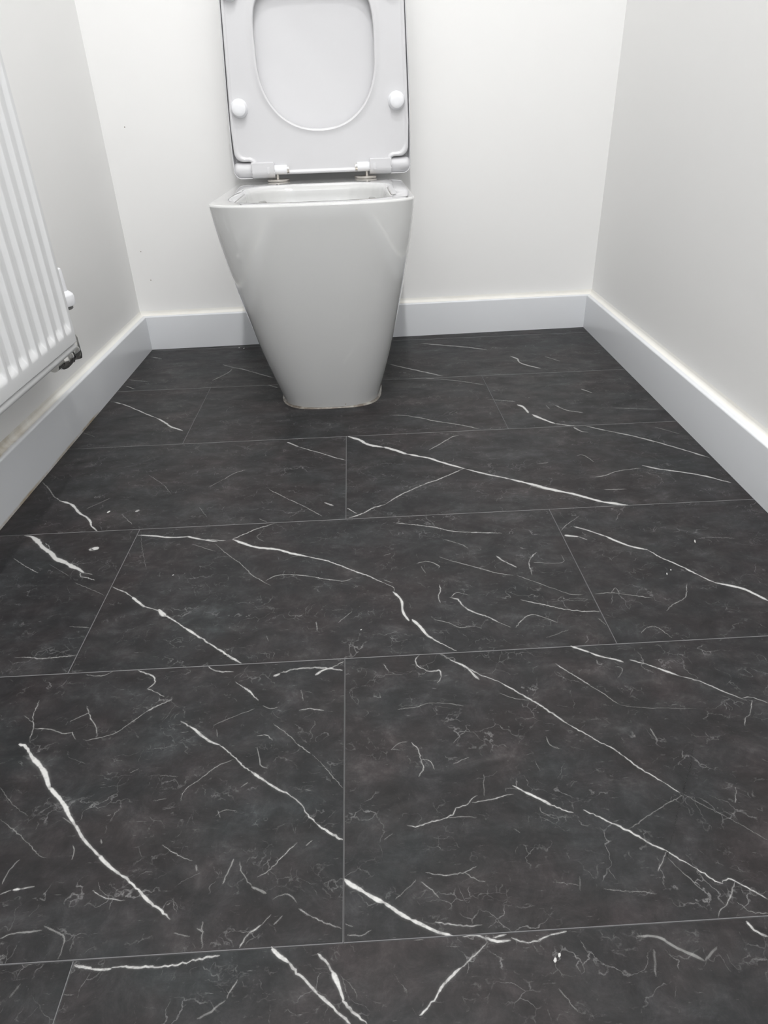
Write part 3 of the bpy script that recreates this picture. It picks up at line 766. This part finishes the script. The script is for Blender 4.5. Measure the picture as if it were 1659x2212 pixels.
for x, y, r, e, lb in CRUMBS:
    bm = bmesh.new(); bmesh.ops.create_icosphere(bm, subdivisions=2, radius=r)
    for v_ in bm.verts:
        v_.co *= 1+0.35*noise.noise(v_.co*900+Vector((x*50, y*50, 0))); v_.co.x *= 0.8; v_.co.y *= e; v_.co.z *= 0.35
    mn = min(v_.co.z for v_ in bm.verts)
    for v_ in bm.verts: v_.co.z -= mn
    o = bmobj('plaster_crumb', bm, M_crumb, loc=(x, y, 0.0002), rz=-0.35)
    o['category'] = 'crumb'; o['group'] = 'plaster crumbs scattered on the floor'; o['label'] = lb

# ------------------------------------------------------------------ toilet
TO = Vector((-0.035, 0.40, 0))
toilet = empty('toilet', TO, 0, label='white back-to-wall toilet with its square seat and lid raised against the back wall', cat='toilet')
def lerp_tab(tab, z):
    for (a, x), (b, y) in zip(tab, tab[1:]):
        if z <= b: t = (z-a)/(b-a); t = max(0, min(1, t)); return x+(y-x)*t
    return tab[-1][1]
def smooth_tab(tab, z, w=0.02):
    return sum(lerp_tab(tab, z+d*w) for d in (-1, -.5, 0, .5, 1))/5
HW = [(-.05, .0985), (0, .1005), (.05, .1155), (.12, .1335), (.19, .149), (.25, .163), (.31, .1745), (.36, .182), (.39, .185), (.43, .187)]
ZR = 0.390; YB = 0.197; NR = 256
def outline(hwf, hwb, yf, yb, d, n_, cx, rb=0.02):
    """pan outline: flat back, straight sides, bowed front"""
    pts = []
    pts.append(Vector((cx+hwb, yb))); rads = [rb]
    pts.append(Vector((cx-hwb, yb))); rads.append(rb)
    out = fillet(pts+[Vector((cx-hwf, yf+d)), Vector((cx+hwf, yf+d))], rads+[0, 0], 8)
    # replace the two front corners by the bowed front
    back = out[:-2]; front = []
    K = 72
    for k in range(K+1):
        t = math.pi*k/K; c, s = math.cos(t), math.sin(t)
        front.append(Vector((cx-hwf*math.copysign(abs(c)**(2/n_), c), yf+d-d*abs(s)**(2/n_))))
    return back+front
def pan_ring(z, grow=0.0):
    hw = smooth_tab(HW, z)+grow; t = z/ZR
    yf = -0.255-0.043*(1-max(0.0, 1-t)**2.2)-grow; cx = 0.004-0.0085*t
    d = 0.085+0.02*(1-t)
    return by_angle(outline(hw, hw+0.001+0.02*(1-t)*0, yf, YB, d, 3.0+0.5*t, cx), 0, 0.0, NR, 0.001)
bm = bmesh.new(); rings = []
for k in range(0, 27):
    z = 0.0+(ZR-0.0048)*k/26; rings.append([(p.x, p.y, z) for p in pan_ring(z)])
R0 = pan_ring(ZR)
Rl = 0.0048
for k in range(1, 8):
    t = math.pi/2*k/7; p_ = inset(R0[::1], Rl*(1-math.cos(t)))
    rings.append([(p.x, p.y, ZR-Rl+Rl*math.sin(t)) for p in p_])
# inner edge of the rim: a rounded rectangle opening
def opening(g, z):
    hx, y0, y1 = 0.146-g, -0.256+g, 0.060-g*1.3
    o_ = outline(hx, hx*0.97, y0, y1, 0.10, 2.9, -0.007, rb=min(0.09, hx*0.8))
    return [(p.x, p.y, z) for p in by_angle(o_, -0.007, -0.07, NR, 0.001)]
rings.append(opening(-0.013, ZR))
for k in range(1, 7):
    t = math.pi/2*k/6; rings.append(opening(-0.013+0.013*math.sin(t), ZR-0.013*(1-math.cos(t))))
rings += [opening(0.001, ZR-0.02), opening(0.002, ZR-0.035), opening(0.006, ZR-0.045), opening(0.012, ZR-0.052), opening(0.022, ZR-0.058), opening(0.03, ZR-0.066), opening(0.034, ZR-0.08), opening(0.045, ZR-0.12), opening(0.065, ZR-0.17), opening(0.095, ZR-0.215), opening(0.11, ZR-0.235)]
loft(bm, rings, cap0=True, cap1=True)
PAN = bmobj('pan', bm, M_ceramic, toilet)
# water lying in the bottom of the bowl
M_water = mat('water', (0.8, 0.85, 0.85), 0.02); M_water.node_tree.nodes['Principled BSDF'].inputs['Transmission Weight'].default_value = 1.0
bm = bmesh.new(); bm.faces.new([bm.verts.new(p) for p in opening(0.090, ZR-0.2045)])
bmobj('water', bm, M_water, PAN)
# rim supply outlets on either side of the bowl
for sx in (-1, 1):
    bm = bmesh.new(); box(bm, -0.012, 0.012, -0.006, 0.006, -0.010, 0.010, 0.005, 3)
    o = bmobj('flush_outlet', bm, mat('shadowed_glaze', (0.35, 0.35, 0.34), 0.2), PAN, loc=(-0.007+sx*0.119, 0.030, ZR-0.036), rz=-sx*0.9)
# scuffs low on the front of the pan
from mathutils.bvhtree import BVHTree
_bt = BVHTree.FromPolygons([v_.co.copy() for v_ in PAN.data.vertices], [list(p_.vertices) for p_ in PAN.data.polygons])
for sx_, sz_, w_, h_ in ((-0.097, 0.0085, 0.0052, 0.0006), (0.0335, 0.0075, 0.0011, 0.0011)):
    hit, nrm, _i, _d0 = _bt.ray_cast(Vector((sx_, -0.6, sz_)), Vector((0, 1, 0)))
    if hit is None: continue
    bm = bmesh.new(); lathe(bm, [(0, 0.0004), (0.7, 0.0003), (1.0, 0.0)], 12)
    for v_ in bm.verts: v_.co.x *= w_; v_.co.y *= h_
    qt = nrm.to_track_quat('Z', 'Y'); mt = Matrix.Translation(hit) @ qt.to_matrix().to_4x4() @ Matrix.Rotation(0.25 if w_ > .002 else 0, 4, 'Z')
    bmesh.ops.transform(bm, matrix=mt, verts=bm.verts)
    bmobj('scuff_mark', bm, M_speck, PAN)
# silicone bead round the foot
bm = bmesh.new(); rr = []
base = pan_ring(0.0); bead = []
nb_ = len(base)
for k in range(7):
    t = math.pi/2*k/6; ring = []
    for i, p in enumerate(inset(base, 0.0)):
        th = 2*math.pi*i/nb_
        wd = 0.0042+0.0022*noise.noise(Vector((math.cos(th)*6, math.sin(th)*6, 2)))+0.0008*noise.noise(Vector((math.cos(th)*40, math.sin(th)*40, 2)))
        if p.y > 0.19: wd = min(wd, 0.003)
        q_ = Vector((p.x, p.y))-Vector((0, 0)); dirv = (inset(base, -0.01)[i]-p).normalized() if k == 0 else dirs[i]
        if k == 0: bead.append(wd)
        ring.append((p, bead[i]))
    if k == 0:
        off1 = inset(base, -0.01); dirs = [(off1[i]-base[i]).normalized() for i in range(nb_)]
    # quarter-round, concave
    rr.append([((p+dirs[i]*(wd*(1-math.sin(t))+0.0004)).x, (p+dirs[i]*(wd*(1-math.sin(t))+0.0004)).y, wd*1.1*(1-math.cos(t))+0.0002) for i, (p, wd) in enumerate(ring)])
rr.append([(p.x-dirs[i].x*0.001, p.y-dirs[i].y*0.001, rr[-1][i][2]) for i, p in enumerate(base)])
loft(bm, rr)
bmobj('sealant_bead', bm, M_silicone, toilet, label='uneven grubby silicone bead round the foot')
# cap over the floor screw, right side
bm = bmesh.new(); lathe(bm, [(0.0085, 0), (0.0085, 0.002), (0.0078, 0.005), (0.006, 0.0072), (0.003, 0.0083), (0, 0.0086)], 28, AX)
bmobj('screw_cap', bm, M_buffer, PAN, loc=(0.1095, -0.075, 0.0195), label='white screw cap low on the right side')

# seat and lid: outlines drawn in the upright plane (x, z), thickness along y
SR = 0.034
def upright(parent): return empty('frame', (0, 0, 0), SR, parent)
def place(o): o.rotation_euler = (0, 0, SR); return o
XC = 0.0095
def leanx(x, z): return XC+x+(z-0.43)*0.010
def seat_outline(g=0.0):
    """seat edge moved inwards by g"""
    P = [(-.1568+g, .4035+g), (.1568-g, .4035+g), (.1568-g, .4318+g), (.1965-g, .4318+g), (.1975-g, .50), (.1880-g, .728), (.176-g, .838-g), (-.176+g, .838-g), (-.1880+g, .728), (-.1975+g, .50), (-.1965+g, .4318+g), (-.1568+g, .4318+g)]
    R = [0.003, 0.003, 0.008+g, 0.036-g, 0.10, 0.3, 0.045-g, 0.045-g, 0.3, 0.10, 0.036-g, 0.008+g]
    return by_angle(fillet([Vector((leanx(x, z), z)) for x, z in P], R, 12), XC, 0.62, 360, 0.0007)
def hole_outline(g=0.0):
    out = []
    for k in range(360):
        t = 2*math.pi*k/360
        c, s = math.cos(t), math.sin(t); n_ = 2.2 if s < 0 else 4.4; b_ = (0.1325 if s < 0 else 0.127)+g; a_ = 0.1255+g
        out.append(Vector((XC+a_*math.copysign(abs(c)**(2/n_), c), 0.625+b_*math.copysign(abs(s)**(2/n_), s))))
    return by_angle(out, XC, 0.62, 360, 0.0007)
SO = seat_outline(); YF, YK = 0.170, 0.185
def ring3(poly, y): return [(p.x, y, p.y) for p in poly]
Hh = hole_outline()
def lerp2(a, b, t): return [p.lerp(q, t) for p, q in zip(a, b)]
dep = 0.0026
O3 = seat_outline(0.0095); I3 = hole_outline(0.016)
rings = [ring3(hole_outline(0.001), YK), ring3(Hh, YK-0.002), ring3(Hh, YF+0.0035), ring3(hole_outline(0.0012), YF+0.001), ring3(hole_outline(0.0038), YF),
         ring3(hole_outline(0.0062), YF+0.0007), ring3(hole_outline(0.010), YF+0.0022), ring3(I3, YF+dep), ring3(lerp2(I3, O3, .04), YF+dep), ring3(lerp2(I3, O3, .5), YF+dep), ring3(lerp2(I3, O3, .96), YF+dep), ring3(O3, YF+dep),
         ring3(seat_outline(0.0078), YF+0.0022), ring3(seat_outline(0.0062), YF+0.0006), ring3(seat_outline(0.0042), YF), ring3(seat_outline(0.0018), YF+0.0006), ring3(seat_outline(0.0004), YF+0.0022), ring3(SO, YF+0.005), ring3(SO, YK-0.004), ring3(seat_outline(0.003), YK), ring3(hole_outline(0.001), YK)]
bm = bmesh.new(); loft(bm, rings); bmesh.ops.remove_doubles(bm, verts=bm.verts, dist=1e-6)
SEAT = place(bmobj('seat', bm, M_plastic, toilet))
# seat hinge barrels (one with the seat), rounded on their inner ends
def barrel(name, x0, x1, r, yc, zc, m, parent, e=0.002, sg=36):
    bm = bmesh.new(); ln = x1-x0
    pr = [(0, 0), (r-e, 0), (r-e*0.3, e*0.3), (r, e), (r, ln-e), (r-e*0.3, ln-e*0.3), (r-e, ln), (0, ln)]
    lathe(bm, pr, sg, T(x0, yc, zc) @ AX)
    return bmobj(name, bm, m, parent)
YH, ZH = 0.1745, 0.4142
for x0, x1 in ((-0.1510, -0.0993), (0.1160, 0.1660)):
    bm = bmesh.new(); r = 0.0172; ln = x1-x0
    # D-shaped collar: a barrel with a flat side running up into the seat
    prof = [(YH-r*math.cos(t), ZH-r*math.sin(t)) for t in [math.pi*k/20-math.pi/2*0 for k in range(0, 21)]]
    prof = [(YH-r, ZH+r*0.86)]+[(YH-r*math.cos(a_), ZH-r*math.sin(a_)) for a_ in [math.pi*k/18 for k in range(0, 19)]]+[(YH+r*0.2, ZH+r*0.86)]
    prof.insert(0, (YH-r+0.004, ZH+r*0.98))
    A_ = [bm.verts.new((x0, y, z)) for y, z in prof]; B_ = [bm.verts.new((x1, y, z)) for y, z in prof]
    bm.faces.new(A_); bm.faces.new(B_); n = len(prof)
    for i in range(n): bm.faces.new((A_[i], A_[(i+1) % n], B_[(i+1) % n], B_[i]))
    es = [e for e in bm.edges if abs(e.verts[0].co.x-e.verts[1].co.x) < 1e-6]
    bmesh.ops.bevel(bm, geom=es, offset=0.0015, segments=2, affect='EDGES')
    bmobj('seat_hinge_barrel', bm, M_plastic, SEAT)
    # moulded mark: a small raised rectangle
    xm = (x0+x1)/2+(0.012 if x0 < 0 else -0.013); bm = bmesh.new()
    box(bm, xm-0.0032, xm+0.0032, YH-r-0.0004, YH-r+0.004, ZH-0.007, ZH+0.007, 0.0006)
    bmobj('moulded_tab', bm, M_plastic, SEAT)
# buffers
kn = [(0.0186, 0), (0.0186, 0.0012), (0.0178, 0.0035), (0.0166, 0.006), (0.0160, 0.0105), (0.0146, 0.0140), (0.0118, 0.0158), (0.006, 0.0164), (0, 0.0165)]
for x, z in ((-0.1632, 0.536), (0.1812, 0.541), (-0.1560, 0.7415), (0.1765, 0.748)):
    bm = bmesh.new(); lathe(bm, kn, 40, T(x, YF+dep, z) @ AYm)
    bmobj('buffer', bm, M_buffer, SEAT)

# lid: shallow dish behind the seat
def lid_outline():
    P = [(-.2020, .3965), (.2020, .3965), (.2022, .46), (.1998, .56), (.1918, .728), (.180, .843), (-.180, .843), (-.1918, .728), (-.1998, .56), (-.2022, .46)]
    R = [0.017, 0.017, 0.1, 0.3, 0.3, 0.047, 0.047, 0.3, 0.3, 0.1]
    return by_angle(fillet([Vector((leanx(x, z), z)) for x, z in P], R, 12), XC, 0.62, 360, 0.0007)
LO = lid_outline(); LF = 0.1725
rings = [ring3(inset(LO, 0.0026), LF+0.014), ring3(inset(LO, 0.0024), LF+0.001), ring3(inset(LO, 0.0014), LF), ring3(inset(LO, 0.0004), LF+0.0006), ring3(LO, LF+0.002), ring3(LO, LF+0.020), ring3(inset(LO, 0.0015), LF+0.026), ring3(inset(LO, 0.006), LF+0.0285)]
bm = bmesh.new()
loft(bm, [ring3(inset(LO, 0.012), LF+0.020)]+[ring3(inset(LO, 0.005), LF+0.0185)]+rings, cap0=True, cap1=True)
for v_ in bm.verts:                                           # the lower edge sits behind the hinge line
    if v_.co.z < 0.4045 and abs(v_.co.x-XC) < 0.150: v_.co.z = 0.4045+(v_.co.z-0.3965)*0.15
LID = place(bmobj('lid', bm, M_plastic, toilet))
YL = 0.1872
for x0, x1 in ((-0.1925, -0.1517), (0.1668, 0.2115)):
    bm = bmesh.new(); r = 0.0172; ln = x1-x0; left = x0 < 0; pr = []
    for k in range(9):                                        # big soft radius on the outer end
        t = math.pi/2*k/8; pr.append((r-0.012*(1-math.sin(t)), 0.012*(1-math.cos(t))))
    pr = [(0, 0)]+pr+[(r, ln-0.0008), (r-0.0008, ln), (0, ln)]
    mt = T(x0, YL, ZH) @ AX if left else T(x1, YL, ZH) @ Matrix.Rotation(-math.pi/2, 4, 'Y')
    lathe(bm, pr, 40, mt); bmobj('lid_hinge_barrel', bm, M_plastic, LID)

# hinges: plastic pin, steel end, post and cover disc
for sgn, x0, x1, xe, xp, xd in ((-1, -0.0993, -0.0727, -0.0678, -0.0945, -0.0925), (1, 0.1160, 0.0895, 0.0845, 0.1098, 0.1060)):
    H = empty('hinge', (0, 0, 0), SR, toilet)
    a, b = min(x0, x1), max(x0, x1)
    barrel('hinge_pin', a-0.001, b+0.001, 0.0097, YH-0.004, ZH-0.0005, M_buffer, H, 0.0009)
    a, b = min(x1, xe), max(x1, xe)
    bm = bmesh.new(); lathe(bm, [(0, 0), (0.0068, 0), (0.0068, b-a+0.002), (0, b-a+0.002)], 24, T(a-0.001, YH-0.004, ZH-0.001) @ AX)
    bmobj('steel_end', bm, M_steel, H, label='bare steel end of the hinge pin')
    bm = bmesh.new(); box(bm, (a+b)/2-0.003, (a+b)/2+0.003, YH-0.0125, YH-0.008, ZH+0.0005, ZH+0.0055, 0.0008)
    bmobj('locking_tab', bm, M_buffer, H)
    bm = bmesh.new(); lathe(bm, [(0, -0.004), (0.0035, -0.004), (0.0035, 0.020), (0, 0.020)], 20, T(xp, YH-0.003, ZR+0.003))
    bmobj('post', bm, M_steel, H)
    bm = bmesh.new(); lathe(bm, [(0, 0), (0.0250, 0), (0.0256, 0.0008), (0.0256, 0.0036), (0.0246, 0.0046), (0.0, 0.0048)], 48, T(xd, YH-0.006, ZR+0.0003))
    bmobj('cover_disc', bm, M_steel, H)

# ------------------------------------------------------------------ radiator on the left wall
RX = -0.42; RY1 = -0.066; RY0 = RY1-0.60; RZ0, RZ1 = 0.217, 0.633
rad = empty('radiator', (-0.46, (RY0+RY1)/2, 0.20), 0, label='white panel radiator with vertical flutes hung on the left wall', cat='radiator')
def rloc(x, y, z): return (x+0.46, y-(RY0+RY1)/2, z-0.20)
PIT = 0.0333; G0 = RY1-0.0245
def sstep(t): t = max(0, min(1, t)); return t*t*(3-2*t)
def groove(y):
    """1 in the middle of a groove, 0 on a crest"""
    d = (G0-y)/PIT; nflute = int((RY1-RY0-0.03)/PIT)
    k = round(d)
    if k < 0 or k >= nflute: return 0.0
    dd_ = abs(d-k)*PIT
    return 1-sstep((dd_-0.0078)/0.0056)
ys = [RY0+(RY1-RY0)*i/700 for i in range(701)]
zs = [RZ0, RZ0+0.002, 0.232]+[0.2345+0.0185*k/12 for k in range(13)]+[0.30, 0.40, 0.50, 0.56]+[0.588+0.018*k/10 for k in range(11)]+[0.615, RZ1-0.002, RZ1]
bm = bmesh.new(); grid = []
for z in zs:
    e = sstep((z-0.2355)/0.0165)*sstep((0.605-z)/0.0165); rowv = []
    ed = min(z-RZ0, RZ1-z)
    for y in ys:
        ey = min(y-RY0, RY1-y)
        rnd = 0.0025*(1-sstep(min(ed, ey)/0.003))
        rowv.append(bm.verts.new(rloc(RX-0.0058*groove(y)*e-rnd, y, z)))
    grid.append(rowv)
for a, b in zip(grid, grid[1:]):
    for i in range(700): bm.faces.new((a[i], a[i+1], b[i+1], b[i]))
# wrap the sides back to the rear sheet
bd = grid[0]+[r[-1] for r in grid[1:]]+grid[-1][-2::-1]+[r[0] for r in grid[-2:0:-1]]
bk = [bm.verts.new((rloc(RX-0.016, 0, 0)[0], v_.co.y, v_.co.z)) for v_ in bd]; n = len(bd)
for i in range(n): bm.faces.new((bd[i], bd[(i+1) % n], bk[(i+1) % n], bk[i]))
bm.faces.new(bk[::-1])
bmobj('front_panel', bm, M_rad, rad)
# rolled seam below the panel
bm = bmesh.new(); sec = []
for k in range(13):
    t = math.pi/2-math.pi*k/12; sec.append((RX-0.0095+0.0058*math.cos(t), 0.2095+0.0058*math.sin(t)))
sec = [(RX-0.0125, 0.2175), (RX-0.0065, 0.2175), (RX-0.0062, 0.2160)]+sec[2:]+[(RX-0.0125, 0.2038)]
A_ = [bm.verts.new(rloc(x, RY0+0.004, z)) for x, z in sec]; B_ = [bm.verts.new(rloc(x, RY1+0.0005, z)) for x, z in sec]; n = len(sec)
bm.faces.new(A_); bm.faces.new(B_)
for i in range(n): bm.faces.new((A_[i], A_[(i+1) % n], B_[(i+1) % n], B_[i]))
bmobj('bottom_seam', bm, M_rad, rad)
# convector fins and rear sheet behind the panel
bm = bmesh.new()
k = 0; y = RY0+0.03
while y < RY1-0.045:
    box(bm, *[v_+0.46 for v_ in (RX-0.034, RX-0.0162)], y-(RY0+RY1)/2, y+0.0012-(RY0+RY1)/2, 0.235-0.2, 0.60-0.2); y += 0.0222
bmobj('convector_fins', bm, M_rad, rad, kind='stuff')
for yb_ in (RY0+0.10, RY1-0.14):
    bm = bmesh.new()
    box(bm, -0.5285+0.46, -0.5245+0.46, yb_-0.018-(RY0+RY1)/2, yb_+0.018-(RY0+RY1)/2, 0.26-0.2, 0.58-0.2, 0.001)
    box(bm, -0.527+0.46, RX-0.0165+0.46, yb_+0.004-(RY0+RY1)/2, yb_+0.012-(RY0+RY1)/2, 0.27-0.2, 0.30-0.2, 0.001)
    box(bm, -0.527+0.46, RX-0.0165+0.46, yb_+0.004-(RY0+RY1)/2, yb_+0.012-(RY0+RY1)/2, 0.54-0.2, 0.57-0.2, 0.001)
    bmobj('wall_bracket', bm, M_rad, rad)
# thermostatic valve behind the near end, with its chrome elbow below
vx, vy = -0.458, 0.002
VAL = empty('thermostatic_valve', rloc(vx, vy, 0.197), 0, rad)
vz = lambda z: z-0.19
bm = bmesh.new()
seg = 48; pr = [(0, vz(0.2515)), (0.0175, vz(0.2515)), (0.0212, vz(0.2530)), (0.0218, vz(0.256)), (0.0215, vz(0.268)), (0.0205, vz(0.2705)), (0.0140, vz(0.2760)), (0.0135, vz(0.281)), (0.0130, vz(0.306)), (0.0118, vz(0.3105)), (0.008, vz(0.3125)), (0, vz(0.313))]
lathe(bm, pr, seg)
bmobj('valve_head', bm, M_buffer, VAL)
bm = bmesh.new(); lathe(bm, [(0.0155, vz(0.2465)), (0.0165, vz(0.2475)), (0.0165, vz(0.2517)), (0.0, vz(0.2517))], 40)  # dark ring stands in for the shaded gap below the head
bmobj('gap_shade_ring', bm, mat('gap_shade_grey', (0.28, 0.28, 0.28), 0.5), VAL, label='grey ring painted as the shadow gap under the white head')
bm = bmesh.new(); lathe(bm, [(0, vz(0.163)), (0.010, vz(0.163)), (0.0112, vz(0.169)), (0.0112, vz(0.198)), (0.0075, vz(0.207)), (0.0065, vz(0.2470)), (0, vz(0.2470))], 32)
bmobj('valve_body', bm, M_chrome, VAL)
bm = bmesh.new()          # union running back towards the radiator under the panel end
lathe(bm, [(0.0, 0.004), (0.0105, 0.004), (0.0112, 0.012), (0.0112, 0.030), (0.0088, 0.032), (0.0088, 0.038), (0.0125, 0.040), (0.0134, 0.046), (0.0134, 0.060), (0.0120, 0.066), (0.0085, 0.070), (0.0075, 0.095), (0, 0.095)], 40, T(0, 0, vz(0.178)) @ AYm @ Matrix.Diagonal((1.15, 1.15, 1, 1)))
bmobj('union_nut', bm, M_chrome, VAL)
bm = bmesh.new(); lathe(bm, [(0.0127, 0.0), (0.0138, 0.0), (0.0138, 0.004), (0.0127, 0.004)], 8, T(0, -0.0335, vz(0.178)) @ AYm @ Matrix.Diagonal((1.1, 1.1, 1, 1)))
bmobj('rubber_washer', bm, M_black, VAL)
bm = bmesh.new(); box(bm, -0.0685, 0, -0.0065, 0.0065, vz(0.1715), vz(0.1845), 0.006, 4)
bmobj('pipe', bm, M_chrome, VAL)

# ------------------------------------------------------------------ downlights
M_lens = bpy.data.materials.new('lamp_lens'); M_lens.use_nodes = True
_e = M_lens.node_tree.nodes['Principled BSDF']; _e.inputs['Emission Color'].default_value = (1, 0.98, 0.95, 1); _e.inputs['Emission Strength'].default_value = 25.0
for (x, y, p), lb in zip(LIGHTS, ('round white recessed downlight in the ceiling nearest the toilet', 'round white fill downlight added in the middle of the ceiling', 'round white recessed downlight in the ceiling nearest the door')):
    d = empty('downlight', (x, y, ROOM_H), 0, label=lb, cat='light', group='ceiling downlights')
    bm = bmesh.new(); lathe(bm, [(0.045, -0.001), (0.060, -0.001), (0.060, -0.004), (0.046, -0.009), (0.045, -0.001)], 48)
    bmobj('bezel', bm, M_skirt, d)
    bm = bmesh.new(); lathe(bm, [(0, -0.003), (0.044, -0.003), (0.044, -0.001), (0, -0.001)], 48)
    bmobj('lens', bm, M_lens, d)
    lamp(x, y, p)
